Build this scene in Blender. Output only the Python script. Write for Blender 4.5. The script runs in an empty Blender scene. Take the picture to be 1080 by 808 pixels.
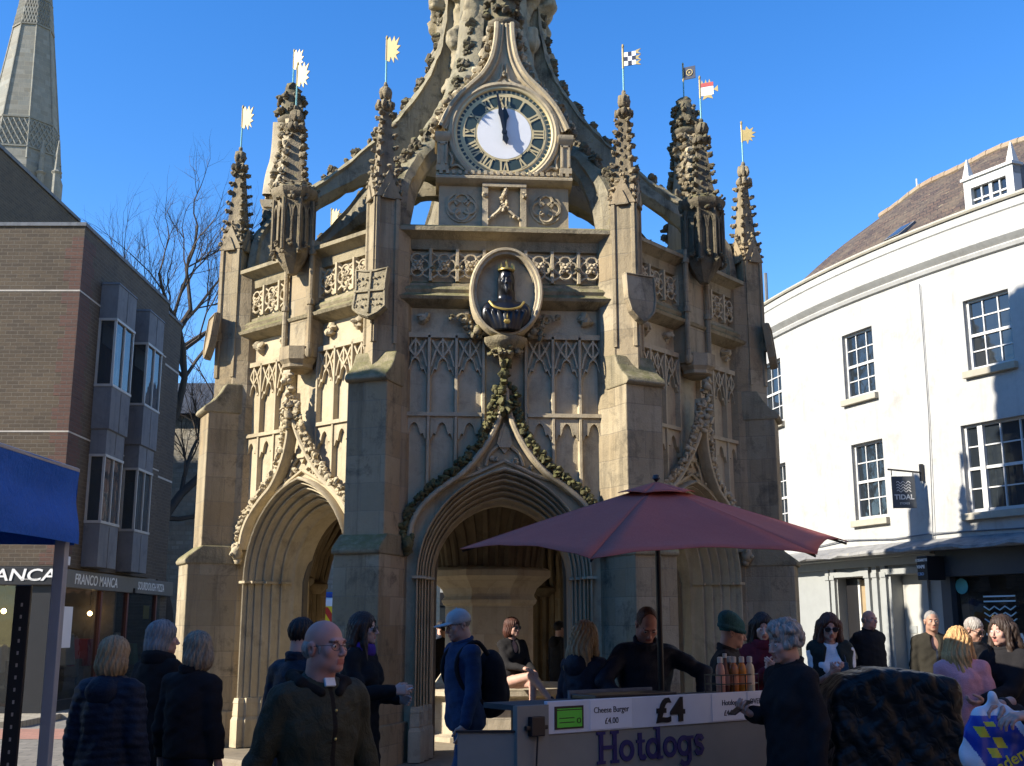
import bpy, math, random
import numpy as np
from mathutils import Matrix, Vector
R=math.radians
PI=math.pi
SC=bpy.context.scene
COL=SC.collection
G=-0.07            # ground level

# ------------------------------------------------------------------ node helpers
class NT:
    def __init__(s,name):
        s.m=bpy.data.materials.new(name); s.m.use_nodes=True
        s.t=s.m.node_tree; s.t.nodes.clear()
        s.out=s.t.nodes.new('ShaderNodeOutputMaterial')
        s.bs=s.n('ShaderNodeBsdfPrincipled')
        s.t.links.new(s.bs.outputs[0],s.out.inputs[0])
    def n(s,ty,props=None,**kw):
        nd=s.t.nodes.new(ty)
        for k,v in (props or {}).items(): setattr(nd,k,v)
        for k,v in kw.items(): s.set(nd,k.replace('_',' ') if not k[0]=='i' or not k[1:].isdigit() else int(k[1:]),v)
        return nd
    def set(s,nd,k,v):
        i=nd.inputs[k]
        if isinstance(v,bpy.types.NodeSocket): s.t.links.new(v,i)
        elif isinstance(v,bpy.types.Node): s.t.links.new(v.outputs[0],i)
        else:
            if hasattr(i.default_value,'__len__') and not isinstance(v,(int,float)):
                v=tuple(v)
                if len(i.default_value)==4 and len(v)==3: v=v+(1,)
            i.default_value=v
    def b(s,**kw):
        for k,v in kw.items(): s.set(s.bs,k.replace('_',' '),v)
    def math(s,op,a,b=0.0,c=None):
        nd=s.n('ShaderNodeMath',{'operation':op},i0=a,i1=b)
        if c is not None: s.set(nd,2,c)
        return nd.outputs[0]
    def mix(s,f,a,b,bt='MIX'):
        nd=s.n('ShaderNodeMix',{'data_type':'RGBA','blend_type':bt})
        s.set(nd,0,f); s.set(nd,6,a); s.set(nd,7,b)
        return nd.outputs[2]
    def ramp(s,f,p0,p1,c0=0.0,c1=1.0):
        nd=s.n('ShaderNodeMapRange',i0=f,i1=p0,i2=p1,i3=c0,i4=c1)
        return nd.outputs[0]
    def noise(s,v,scale,detail=4,rough=.55,dist=0.0):
        return s.n('ShaderNodeTexNoise',Vector=v,Scale=scale,Detail=detail,Roughness=rough,Distortion=dist)
    def co(s,jitter=True):
        tc=s.n('ShaderNodeTexCoord').outputs['Object']
        if not jitter: return tc
        oi=s.n('ShaderNodeObjectInfo').outputs['Random']
        return s.n('ShaderNodeVectorMath',{'operation':'ADD'},i0=tc,i1=s.n('ShaderNodeCombineXYZ',X=s.math('MULTIPLY',oi,17.0),Y=s.math('MULTIPLY',oi,9.0),Z=s.math('MULTIPLY',oi,0.0)).outputs[0]).outputs[0]
    def bump(s,h,strength=.3,dist=.02,prev=None):
        nd=s.n('ShaderNodeBump',Strength=strength,Distance=dist,Height=h)
        if prev is not None: s.set(nd,'Normal',prev)
        return nd.outputs[0]
    def flatvec(s,v,sx=1.0):
        x=s.n('ShaderNodeSeparateXYZ',i0=v)
        return s.n('ShaderNodeCombineXYZ',X=s.math('ADD',x.outputs[0],x.outputs[1]),Y=x.outputs[2]).outputs[0]

def stone(name,c1,c2,dark=(.05,.045,.035),stain=.5,block=None,moss=0.0,bump=.4,lichen=0.0,mortar=(.3,.27,.2)):
    m=NT(name); v=m.co()
    n1=m.noise(v,1.1,5,.6); n2=m.noise(v,9,6,.65); n3=m.noise(v,60,3,.6)
    c=m.mix(m.ramp(n1.outputs[0],.35,.65),c1,c2)
    c=m.mix(m.ramp(n2.outputs[0],.3,.75,0,.35),c,tuple(x*.55 for x in c1))
    h=m.math('ADD',m.math('MULTIPLY',n2.outputs[0],.6),m.math('MULTIPLY',n3.outputs[0],.4))
    bm=None
    if block:
        fv=m.flatvec(v)
        br=m.n('ShaderNodeTexBrick',{'offset':.5},Vector=fv,Color1=(0,0,0),Color2=(1,1,1),Mortar=(.5,.5,.5),Scale=1.0,Mortar_Size=block[2] if len(block)>2 else .006,Mortar_Smooth=.3,Bias=0.0,Brick_Width=block[0],Row_Height=block[1])
        val=m.n('ShaderNodeSeparateColor',i0=br.outputs['Color']).outputs[0]
        c=m.mix(m.math('MULTIPLY',val,.55),c,(c2[0]*.62,c2[1]*.62,c2[2]*.6))
        wn=m.n('ShaderNodeTexWhiteNoise',{'noise_dimensions':'3D'},Vector=m.n('ShaderNodeCombineXYZ',X=val,Y=val).outputs[0])
        c=m.mix(m.math('MULTIPLY',wn.outputs[0],.38),c,(c2[0]*.75,c2[1]*.6,c2[2]*.45))
        c=m.mix(m.math('MULTIPLY',br.outputs['Fac'],.5),c,mortar)
        bm=br.outputs['Fac']
    mp=m.n('ShaderNodeMapping',Vector=v,Scale=(5,5,.55))
    st=m.noise(mp.outputs[0],1.0,6,.7)
    c=m.mix(m.ramp(st.outputs[0],.5,.78,0,stain),c,dark)
    blot=m.noise(v,2.6,6,.75,.4)
    c=m.mix(m.ramp(blot.outputs[0],.52,.7,0,stain*.9),c,dark)
    if moss>0:
        ge=m.n('ShaderNodeNewGeometry'); nz=m.n('ShaderNodeSeparateXYZ',i0=ge.outputs['Normal']).outputs[2]
        mf=m.math('MULTIPLY',m.ramp(nz,.15,.7),m.ramp(n2.outputs[0],.3,.55))
        c=m.mix(m.math('MULTIPLY',mf,moss),c,(.13,.125,.04))
    if lichen>0:
        ln=m.noise(v,13,3,.7)
        c=m.mix(m.ramp(ln.outputs[0],.6,.72,0,lichen),c,(.36,.30,.12))
    nb=m.bump(h,bump,.03)
    if bm is not None: nb=m.bump(m.math('MULTIPLY',bm,-1.0),.5,.012,nb)
    m.b(Base_Color=c,Roughness=.93,Normal=nb); m.set(m.bs,'Specular IOR Level',.25)
    return m.m

def brick(name,c1,c2,mortar,w=.225,h=.075,dark=.5,bump=.5):
    m=NT(name); v=m.co(False); fv=m.flatvec(v)
    br=m.n('ShaderNodeTexBrick',{'offset':.5},Vector=fv,Color1=c1,Color2=c2,Mortar=mortar,Scale=1.0,Mortar_Size=.007,Mortar_Smooth=.2,Bias=0.0,Brick_Width=w,Row_Height=h)
    n1=m.noise(v,.7,5,.6); n2=m.noise(v,25,4,.6)
    c=m.mix(m.ramp(n1.outputs[0],.4,.75,0,dark),br.outputs['Color'],tuple(x*.45 for x in c1))
    c=m.mix(m.ramp(n2.outputs[0],.4,.8,0,.35),c,tuple(x*.5 for x in c2))
    nb=m.bump(m.math('MULTIPLY',br.outputs['Fac'],-1.0),bump,.012,m.bump(n2.outputs[0],.3,.01))
    m.b(Base_Color=c,Roughness=.92,Normal=nb)
    return m.m

def plain(name,c,rough=.7,metal=0.0,var=.25,vscale=6,bump=0.0,bscale=40,emit=0.0,spec=.5,sheen=0.0):
    m=NT(name); v=m.co()
    n=m.noise(v,vscale,5,.6)
    cc=m.mix(m.ramp(n.outputs[0],.3,.7,0,var*1.6),c,tuple(x*.45 for x in c))
    m.b(Base_Color=cc,Roughness=rough,Metallic=metal); m.set(m.bs,'Specular IOR Level',spec)
    if sheen: m.set(m.bs,'Sheen Weight',sheen)
    if bump: m.b(Normal=m.bump(m.noise(v,bscale,4,.6).outputs[0],bump,.01))
    if emit: m.b(Emission_Color=c,Emission_Strength=emit)
    return m.m

def cloth(name,c,c2=None,scale=3.0,weave=220,rough=.95,bump=.35,quilt=0):
    m=NT(name); v=m.co()
    n=m.noise(v,scale,5,.6); w=m.noise(v,weave,2,.5); f=m.noise(v,9,5,.65,.6)
    cc=m.mix(m.ramp(n.outputs[0],.3,.7),c,c2 or tuple(x*.6 for x in c))
    cc=m.mix(m.ramp(w.outputs[0],.3,.7,0,.35),cc,tuple(min(1,x*1.6+.004) for x in c))
    nb=m.bump(f.outputs[0],bump,.03,m.bump(w.outputs[0],.25,.004))
    if quilt:
        wv=m.n('ShaderNodeTexWave',{'wave_type':'BANDS','bands_direction':'Z'},Vector=v,Scale=quilt,Distortion=.6,Detail=2.0)
        nb=m.bump(wv.outputs[1],.9,.02,nb)
    m.b(Base_Color=cc,Roughness=rough,Normal=nb); m.set(m.bs,'Specular IOR Level',.2)
    return m.m

def hairmat(name,c,c2,rough=.55):
    m=NT(name); v=m.co()
    mp=m.n('ShaderNodeMapping',Vector=v,Scale=(1,1,.12))
    n=m.noise(mp.outputs[0],95,4,.7,.3); n2=m.noise(mp.outputs[0],28,3,.6)
    f=m.math('ADD',m.math('MULTIPLY',n.outputs[0],.6),m.math('MULTIPLY',n2.outputs[0],.4))
    cc=m.mix(m.ramp(f,.38,.62),c,c2)
    m.b(Base_Color=cc,Roughness=rough,Normal=m.bump(f,.8,.012)); m.set(m.bs,'Specular IOR Level',.35)
    return m.m

def skinmat(name,c):
    m=NT(name); v=m.co()
    n=m.noise(v,14,4,.6); n2=m.noise(v,120,3,.6)
    cc=m.mix(m.ramp(n.outputs[0],.35,.7,0,.4),c,(c[0]*.85,c[1]*.62,c[2]*.58))
    m.b(Base_Color=cc,Roughness=.55,Normal=m.bump(n2.outputs[0],.12,.003)); m.set(m.bs,'Subsurface Weight',.0); m.set(m.bs,'Specular IOR Level',.35)
    return m.m

def glassmat(name,tint=(.02,.025,.03),trans=.35,rough=.03,wav=.0):
    m=NT(name)
    m.b(Base_Color=tint,Roughness=rough); m.set(m.bs,'Specular IOR Level',.9); m.set(m.bs,'IOR',1.55)
    if wav:
        v=m.co(False); m.b(Normal=m.bump(m.noise(v,2.2,2,.5).outputs[0],wav,.05))
    tr=m.n('ShaderNodeBsdfTransparent',Color=(.75,.8,.78))
    mx=m.n('ShaderNodeMixShader',i0=trans); m.t.links.new(m.bs.outputs[0],mx.inputs[1]); m.t.links.new(tr.outputs[0],mx.inputs[2])
    m.t.links.new(mx.outputs[0],m.out.inputs[0])
    return m.m

# ------------------------------------------------------------------ mesh builder
class MB:
    def __init__(s,M=None,warp=None):
        s.v=[]; s.f=[]; s.mi=[]; s.M=M or Matrix(); s.warp=warp; s.cur=0
    def add(s,vs,fs):
        o=len(s.v)
        for p in vs:
            p=s.M@Vector(p)
            if s.warp: p=s.warp(p)
            s.v.append((p[0],p[1],p[2]))
        for f in fs: s.f.append(tuple(i+o for i in f)); s.mi.append(s.cur)
        return s
    def box(s,x0,x1,y0,y1,z0,z1,nx=1):
        xs=[x0+(x1-x0)*i/nx for i in range(nx+1)]
        vs=[];fs=[]
        for x in xs: vs+=[(x,y0,z0),(x,y1,z0),(x,y1,z1),(x,y0,z1)]
        fs.append((0,1,2,3)); n=nx*4; fs.append((n+3,n+2,n+1,n))
        for i in range(nx):
            a=i*4
            for k in range(4):
                l=(k+1)%4; fs.append((a+k,a+4+k,a+4+l,a+l))
        return s.add(vs,fs)
    def taper(s,x0,x1,y0,y1,z0,z1,ins):
        vs=[(x0,y0,z0),(x1,y0,z0),(x1,y1,z0),(x0,y1,z0),(x0+ins,y0+ins,z1),(x1-ins,y0+ins,z1),(x1-ins,y1-ins,z1),(x0+ins,y1-ins,z1)]
        return s.add(vs,[(3,2,1,0),(4,5,6,7),(0,1,5,4),(1,2,6,5),(2,3,7,6),(3,0,4,7)])
    def extr(s,poly,ax,a,b):
        """extrude 2D polygon. ax='y': poly in (x,z) from y=a..b ; 'x': poly in (y,z); 'z': poly in (x,y)"""
        n=len(poly)
        P={'y':lambda p,t:(p[0],t,p[1]),'x':lambda p,t:(t,p[0],p[1]),'z':lambda p,t:(p[0],p[1],t)}[ax]
        vs=[P(p,a) for p in poly]+[P(p,b) for p in poly]
        fs=[tuple(range(n)),tuple(range(2*n-1,n-1,-1))]
        for i in range(n):
            j=(i+1)%n; fs.append((i,n+i,n+j,j))
        return s.add(vs,fs)
    def tube(s,path,r,k=6,cap=True,closed=False):
        path=[Vector(p) for p in path]; n=len(path)
        rs=r if isinstance(r,(list,tuple)) else [r]*n
        vs=[];fs=[]; up=None
        for i,p in enumerate(path):
            if closed: t=path[(i+1)%n]-path[i-1]
            else: t=path[min(i+1,n-1)]-path[max(i-1,0)]
            if t.length<1e-9: t=Vector((0,0,1))
            t.normalize()
            if up is None: up=Vector((0,0,1)) if abs(t.z)<.9 else Vector((0,1,0))
            a=t.cross(up)
            if a.length<1e-4: a=t.orthogonal()
            a.normalize(); b=a.cross(t); up=b
            for j in range(k):
                w=2*PI*(j+.5)/k
                q=p+(a*math.cos(w)+b*math.sin(w))*rs[i]; vs.append(q)
        m=n if closed else n-1
        for i in range(m):
            for j in range(k):
                a=i*k+j;b=i*k+(j+1)%k;c=((i+1)%n)*k+(j+1)%k;d=((i+1)%n)*k+j
                fs.append((a,b,c,d))
        if cap and not closed:
            fs.append(tuple(range(k-1,-1,-1))); fs.append(tuple(range((n-1)*k,n*k)))
        return s.add(vs,fs)
    def ribbon(s,path,prof,closed=False,flip=False):
        """path: list of (pos, U, V) frames; prof: list of (u,v)"""
        k=len(prof);vs=[];fs=[];n=len(path)
        for p,U,V in path:
            p=Vector(p);U=Vector(U);V=Vector(V)
            for u,v in prof: vs.append(p+U*u+V*v)
        for i in range(n if closed else n-1):
            for j in range(k-1):
                a=i*k+j;b=a+1;i2=(i+1)%n;c=i2*k+j+1;d=i2*k+j
                fs.append((a,b,c,d) if not flip else (d,c,b,a))
        return s.add(vs,fs)
    def lathe(s,prof,k=16,c=(0,0,0),a0=0.0,rx=1.0,ry=1.0):
        vs=[];fs=[];n=len(prof)
        for r,z in prof:
            for j in range(k):
                w=a0+2*PI*j/k; vs.append((c[0]+r*rx*math.cos(w),c[1]+r*ry*math.sin(w),c[2]+z))
        for i in range(n-1):
            for j in range(k):
                fs.append((i*k+j,i*k+(j+1)%k,(i+1)*k+(j+1)%k,(i+1)*k+j))
        fs.append(tuple(range(k-1,-1,-1))); fs.append(tuple(range((n-1)*k,n*k)))
        return s.add(vs,fs)
    def blob(s,c,r,rng=random,j=.25,k=6,m=4):
        rx,ry,rz=r if isinstance(r,(list,tuple)) else (r,r,r)
        vs=[(c[0],c[1],c[2]-rz)];fs=[]
        for i in range(1,m):
            ph=-PI/2+PI*i/m
            for q in range(k):
                w=2*PI*q/k+i*.4; e=1+rng.uniform(-j,j)
                vs.append((c[0]+rx*e*math.cos(ph)*math.cos(w),c[1]+ry*e*math.cos(ph)*math.sin(w),c[2]+rz*e*math.sin(ph)))
        vs.append((c[0],c[1],c[2]+rz)); L=len(vs)-1
        for q in range(k): fs.append((0,1+(q+1)%k,1+q)); fs.append((L,L-k+q,L-k+(q+1)%k))
        for i in range(m-2):
            for q in range(k):
                a=1+i*k+q;b=1+i*k+(q+1)%k; fs.append((a,b,b+k,a+k))
        return s.add(vs,fs)
    def quad(s,a,b,c,d): return s.add([a,b,c,d],[(0,1,2,3)])
    def build(s,name,mats,parent=None,smooth=None,loc=None,rotz=None,bevel=0):
        me=bpy.data.meshes.new(name); me.from_pydata(s.v,[],s.f)
        if not isinstance(mats,(list,tuple)): mats=[mats]
        for m in mats: me.materials.append(m)
        if len(mats)>1: me.polygons.foreach_set('material_index',s.mi)
        if smooth is not None:
            me.polygons.foreach_set('use_smooth',[True]*len(me.polygons))
            if smooth<179: me.set_sharp_from_angle(angle=R(smooth))
        me.update()
        o=bpy.data.objects.new(name,me); COL.objects.link(o)
        if parent: o.parent=parent
        if loc: o.location=loc
        if rotz is not None: o.rotation_euler=(0,0,rotz)
        if bevel:
            b=o.modifiers.new('b','BEVEL'); b.width=bevel; b.segments=2; b.limit_method='ANGLE'
        return o

def tag(o,label=None,cat=None,group=None,kind=None):
    if label: o['label']=label
    if cat: o['category']=cat
    if group: o['group']=group
    if kind: o['kind']=kind
    return o
def empty(name,label,cat,loc=(0,0,0),rz=0.0,group=None):
    o=bpy.data.objects.new(name,None); COL.objects.link(o); o.location=loc; o.rotation_euler=(0,0,rz)
    return tag(o,label,cat,group)
def kids(o): return [c for c in bpy.data.objects if c.parent==o]
def dup(o,parent=None,rz=None,loc=None):
    c=o.copy(); COL.objects.link(c)
    if parent: c.parent=parent
    if rz is not None: c.rotation_euler=(0,0,rz)
    if loc is not None: c.location=loc
    for ch in kids(o): dup(ch,c)
    return c
def text(name,body,size,mat,parent=None,loc=(0,0,0),rot=(PI/2,0,0),ext=.002,bold=0.0,align='CENTER',sx=1.0,shear=0.0):
    cu=bpy.data.curves.new(name,'FONT'); cu.body=body; cu.size=size; cu.extrude=ext; cu.offset=bold; cu.align_x=align; cu.align_y='CENTER'; cu.shear=shear; cu.resolution_u=4
    t=bpy.data.objects.new('tmp',cu); COL.objects.link(t)
    dg=bpy.context.evaluated_depsgraph_get()
    me=bpy.data.meshes.new_from_object(t.evaluated_get(dg)); bpy.data.objects.remove(t); bpy.data.curves.remove(cu)
    me.name=name; me.materials.clear(); me.materials.append(mat)
    o=bpy.data.objects.new(name,me); COL.objects.link(o); o.parent=parent; o.location=loc; o.rotation_euler=rot; o.scale=(sx,1,1)
    return o
def catmull(pts,n=6):
    P=[Vector(p) for p in pts]; P=[P[0]*2-P[1]]+P+[P[-1]*2-P[-2]]; out=[]
    for i in range(1,len(P)-2):
        a,b,c,d=P[i-1:i+3]
        for k in range(n):
            t=k/n; out.append(.5*((2*b)+(c-a)*t+(2*a-5*b+4*c-d)*t*t+(3*b-a-3*c+d)*t**3))
    out.append(P[-2]); return out
rng=random.Random(7)
# ------------------------------------------------------------------ SDF sculpting
def nets(D,lo,h):
    S=D<0
    c=np.zeros(tuple(n-1 for n in D.shape),np.int8)
    offs=[(i,j,k) for i in(0,1) for j in(0,1) for k in(0,1)]
    nx,ny,nz=c.shape
    for i,j,k in offs: c+=S[i:i+nx,j:j+ny,k:k+nz]
    act=(c>0)&(c<8)
    I=np.argwhere(act)
    idx=-np.ones(c.shape,np.int64); idx[act]=np.arange(len(I))
    Dc={o:D[I[:,0]+o[0],I[:,1]+o[1],I[:,2]+o[2]] for o in offs}
    pos=np.zeros((len(I),3)); cnt=np.zeros(len(I))
    for a in offs:
        for ax in range(3):
            if a[ax]==0:
                b=list(a); b[ax]=1; b=tuple(b)
                m=(Dc[a]<0)!=(Dc[b]<0)
                t=Dc[a][m]/(Dc[a][m]-Dc[b][m])
                p=np.tile(np.array(a,float),(m.sum(),1)); p[:,ax]+=t
                pos[m]+=p; cnt[m]+=1
    V=(I+pos/cnt[:,None])*h+np.array(lo)
    F=[]
    for ax in range(3):
        u,w=[(1,2),(2,0),(0,1)][ax]
        sl0=[slice(None)]*3; sl1=[slice(None)]*3
        sl0[ax]=slice(0,-1); sl1[ax]=slice(1,None)
        for q in (u,w):
            sl0[q]=slice(1,-1); sl1[q]=slice(1,-1)
        A=S[tuple(sl0)];B=S[tuple(sl1)]
        E=np.argwhere(A!=B); fl=A[A!=B]
        E[:,u]+=1; E[:,w]+=1
        def g(du,dw):
            e=E.copy(); e[:,u]+=du; e[:,w]+=dw
            return idx[e[:,0],e[:,1],e[:,2]]
        q=np.stack([g(-1,-1),g(0,-1),g(0,0),g(-1,0)],1)
        q[~fl]=q[~fl][:,::-1]
        F.append(q)
    return V,np.concatenate(F)

class Field:
    def __init__(s,lo,hi,h):
        s.lo=np.array(lo,float); s.h=h
        s.ax=[np.arange(lo[i],hi[i]+h,h) for i in range(3)]
        s.D=np.full(tuple(len(a) for a in s.ax),.3)
    def sub(s,lo,hi):
        sl=[];g=[]
        for i in range(3):
            a=max(0,int((lo[i]-s.lo[i])/s.h)); b=min(len(s.ax[i]),int((hi[i]-s.lo[i])/s.h)+2)
            if b<=a: return None,None
            sl.append(slice(a,b)); g.append(s.ax[i][a:b])
        return tuple(sl),np.meshgrid(*g,indexing='ij',sparse=True)
    def comb(s,sl,d,k,op):
        D=s.D[sl]
        if op=='sub': d=-d; 
        if op in('sub','int'):
            hh=np.maximum(k-np.abs(D-d),0)/k if k>0 else 0
            s.D[sl]=np.maximum(D,d)+(hh*hh*k*.25 if k>0 else 0)
        else:
            hh=np.maximum(k-np.abs(D-d),0)/k if k>0 else 0
            s.D[sl]=np.minimum(D,d)-(hh*hh*k*.25 if k>0 else 0)
    def cap(s,a,b,ra,rb=None,k=.02,op='add'):
        rb=ra if rb is None else rb
        a=np.array(a,float);b=np.array(b,float); m=max(ra,rb)+k+.05
        sl,g=s.sub(np.minimum(a,b)-m,np.maximum(a,b)+m)
        if sl is None: return s
        X,Y,Z=g; ba=b-a; L=max(ba@ba,1e-12)
        t=np.clip(((X-a[0])*ba[0]+(Y-a[1])*ba[1]+(Z-a[2])*ba[2])/L,0,1)
        d=np.sqrt((X-a[0]-t*ba[0])**2+(Y-a[1]-t*ba[1])**2+(Z-a[2]-t*ba[2])**2)-(ra+(rb-ra)*t)
        s.comb(sl,d,k,op); return s
    def ell(s,c,r,k=.02,op='add',M=None):
        c=np.array(c,float); m=max(r)+k+.05
        sl,g=s.sub(c-m,c+m)
        if sl is None: return s
        X,Y,Z=[g[i]-c[i] for i in range(3)]
        if M is not None:
            M=np.array(M); P=[M[0][i]*X+M[1][i]*Y+M[2][i]*Z for i in range(3)]; X,Y,Z=P
        k0=np.sqrt((X/r[0])**2+(Y/r[1])**2+(Z/r[2])**2); k1=np.sqrt((X/r[0]**2)**2+(Y/r[1]**2)**2+(Z/r[2]**2)**2)+1e-9
        d=k0*(k0-1)/k1
        d=np.where(k0<.05,-min(r),d)
        s.comb(sl,d,k,op); return s
    def full(s): return np.meshgrid(*s.ax,indexing='ij',sparse=True)
    def plane(s,n,c,k=.01):
        """keep side where n.p<c"""
        X,Y,Z=s.full(); d=n[0]*X+n[1]*Y+n[2]*Z-c
        s.comb((slice(None),)*3,d,k,'int'); return s
    def wob(s,amp,fr,seed=0,n=5):
        r=np.random.RandomState(seed); X,Y,Z=s.full(); w=0
        for i in range(n):
            q=r.normal(size=3); q/=np.linalg.norm(q); f=fr*(.6+.9*r.rand())
            w=w+np.sin((q[0]*X+q[1]*Y+q[2]*Z)*f+r.rand()*6.28)
        s.D=s.D+amp*w/math.sqrt(n); return s
    def mesh(s):
        s.D[0]=s.D[-1]=1;s.D[:,0]=s.D[:,-1]=1;s.D[:,:,0]=s.D[:,:,-1]=1
        return nets(s.D,s.lo,s.h)
def sdfobj(name,parts,mats,parent=None,matfn=None):
    """parts: list of (V,F,fn) each fn(Vcentres)->material index array"""
    vs=[];fs=[];mi=[];o=0
    for V,F,fn in parts:
        vs.append(V); fs.append(F+o); o+=len(V)
        c=V[F].mean(1); mi.append(fn(c) if fn else np.zeros(len(F),int))
    V=np.concatenate(vs);F=np.concatenate(fs);mi=np.concatenate(mi)
    me=bpy.data.meshes.new(name)
    me.vertices.add(len(V)); me.vertices.foreach_set('co',V.astype(np.float32).ravel())
    me.loops.add(F.size); me.loops.foreach_set('vertex_index',F.astype(np.int32).ravel())
    me.polygons.add(len(F)); me.polygons.foreach_set('loop_start',np.arange(0,F.size,4,dtype=np.int32))
    me.update(calc_edges=True)
    if not isinstance(mats,(list,tuple)): mats=[mats]
    for m in mats: me.materials.append(m)
    me.polygons.foreach_set('material_index',mi.astype(np.int32))
    me.polygons.foreach_set('use_smooth',np.ones(len(F),bool))
    me.validate()
    ob=bpy.data.objects.new(name,me); COL.objects.link(ob)
    if parent: ob.parent=parent
    return ob

def head_field(F,T,fem=False,beard=False):
    """adds a head to field F. T maps head coords (x right, -y forward, z up; eyes at 0) to field coords (numpy 4x4)"""
    Rm=T[:3,:3]
    P=lambda p:(T@np.array([p[0],p[1],p[2],1.0]))[:3]
    E=lambda c,r,k=.02,op='add':F.ell(P(c),r,k,op,M=Rm)
    C=lambda a,b,ra,rb=None,k=.02,op='add':F.cap(P(a),P(b),ra,rb,k,op)
    E((0,.014,.03),(.074,.094,.086),0.001)
    E((0,-.03,-.045),(.056,.062,.07),.03)
    E((0,-.07,-.097),(.02 if fem else .026,.018,.017),.025)
    for s in(-1,1):
        E((s*.042,-.012,-.07),(.018,.035,.026),.03)
        E((s*.044,-.062,-.024),(.019,.017,.018),.025)
        E((s*.077,.014,-.008),(.009,.02,.032),.006)
        E((s*.083,.02,.006),(.006,.014,.018),.004)
        E((s*.082,.013,-.01),(.006,.008,.013),.004,'sub')
    if not fem: C((-.034,-.082,.02),(.034,-.082,.02),.010,.010,.016)
    for s in(-1,1):
        E((s*.031,-.098,.001),(.017,.016,.011),.012,'sub')
        E((s*.031,-.076,.0),(.0135,.0135,.0125),.004)
    C((0,-.088,.008),(0,-.110,-.034),.0065,.0115,.012)
    for s in(-1,1): E((s*.0105,-.1,-.04),(.0085,.011,.007),.006)
    C((-.017,-.086,-.062),(.017,-.086,-.062),.0062,.0065,.007)
    C((-.015,-.085,-.073),(.015,-.085,-.073),.0070,.0075,.007)
    C((-.022,-.099,-.0675),(.022,-.099,-.0675),.0035,.0035,.004,'sub')
    C((0,.03,-.05),(0,.042,-.17),.05 if fem else .057,.052 if fem else .06,.03)
def head_mats(T):
    Ti=np.linalg.inv(T)
    def fn(c):
        q=c@Ti[:3,:3].T+Ti[:3,3]
        x,y,z=np.abs(q[:,0]),q[:,1],q[:,2]
        m=np.zeros(len(c),int)
        m[((x-.031)**2+(z*1.55)**2<.0115**2)&(y<-.07)]=2
        m[((x-.031)**2+z**2<.0055**2)&(y<-.07)]=3
        m[(x<.021)&(z<-.057)&(z>-.08)&(y<-.086)]=1
        m[(x>.014)&(x<.047)&(z>.016+.12*np.abs(x-.033)*-1)&(z<.0255-.15*np.abs(x-.03))&(y<-.06)]=4
        return m
    return fn

# ------------------------------------------------------------------ the market cross
CX,CY,TH=-.333,16.5,.072
LS1,LS2=(.40,.32,.205),(.35,.27,.16)
M_pan=stone('carved_limestone',(.52,.43,.285),(.43,.345,.21),(.085,.07,.05),.5,None,0,.35)
M_ash=stone('ashlar_limestone',(.44,.365,.245),(.35,.28,.17),(.06,.052,.04),.8,(.46,.31,.006),.2,.5,mortar=(.20,.165,.115))
M_moss=stone('mossy_limestone',(.36,.30,.19),(.27,.22,.13),(.05,.045,.03),.75,None,.75,.8)
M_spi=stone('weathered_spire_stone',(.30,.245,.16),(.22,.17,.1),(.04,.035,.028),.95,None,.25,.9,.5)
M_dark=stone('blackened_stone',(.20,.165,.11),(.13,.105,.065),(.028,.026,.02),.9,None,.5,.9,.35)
M_croc=stone('mossy_crocket_stone',(.17,.15,.07),(.11,.105,.045),(.025,.025,.016),.7,None,.8,.9,.2)
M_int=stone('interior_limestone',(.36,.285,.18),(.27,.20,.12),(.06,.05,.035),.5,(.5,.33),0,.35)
M_core=stone('lantern_stone',(.42,.355,.24),(.31,.25,.15),(.06,.05,.04),.8,None,.2,1.0,.6)
M_gold=plain('gilding',(.75,.52,.16),.32,.85,.2)
M_palegold=plain('pale_gilding',(.44,.33,.12),.45,.1,.25)
M_dialgold=plain('dial_gilt_paint',(.62,.50,.26),.5,.1,.15)
M_white=plain('white_paint',(.8,.79,.76),.55,0,.06)
M_black=plain('black_paint',(.012,.012,.014),.35,0,.1)
M_green=plain('dial_green',(.03,.055,.05),.5,0,.2)
M_verd=plain('verdigris_copper',(.20,.42,.40),.6,.2,.2)
M_navy=plain('navy_enamel',(.02,.025,.05),.4,0,.1)
M_red=plain('red_enamel',(.45,.06,.05),.5)
M_bronze=plain('black_bronze',(.014,.014,.016),.28,.3,.3,9,.15,30)
M_sky=plain('pale_zinc',(.42,.5,.58),.5,.2,.1)

cross=empty('market_cross','octagonal stone market cross with clock and pinnacles in the square','market cross',(CX,CY,0),TH)

def arch_curve(hw,ap,spr,z0,n=12):
    h=ap-spr; c=(h*h-hw*hw)/(2*hw); Rr=hw+c; a1=math.atan2(h,c)
    right=[(hw,z0),(hw,(z0+spr)*.5)]+[(-c+Rr*math.cos(a1*i/n),spr+Rr*math.sin(a1*i/n)) for i in range(n+1)]
    right[-1]=(0,ap)
    return [(-x,z) for x,z in right[:-1]]+right[::-1]
AO=lambda s:(.99-.2*s, 3.32-.35*s)
SPR=2.1
HOOD=[(1.09,2.50),(1.04,2.72),(.914,2.92),(.70,3.11),(.48,3.27),(.27,3.52),(.12,3.78),(.035,4.05),(0,4.36)]
HP=catmull([(x,0,z) for x,z in HOOD],4)
def zhood(x):
    x=abs(x)
    for a,b in zip(HP[:-1],HP[1:]):
        if b.x<=x<=a.x: return a.z+(b.z-a.z)*(a.x-x)/max(1e-6,a.x-b.x)
    return 2.3 if x>1 else 4.36
FY=-3.40; MY=-3.465
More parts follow.
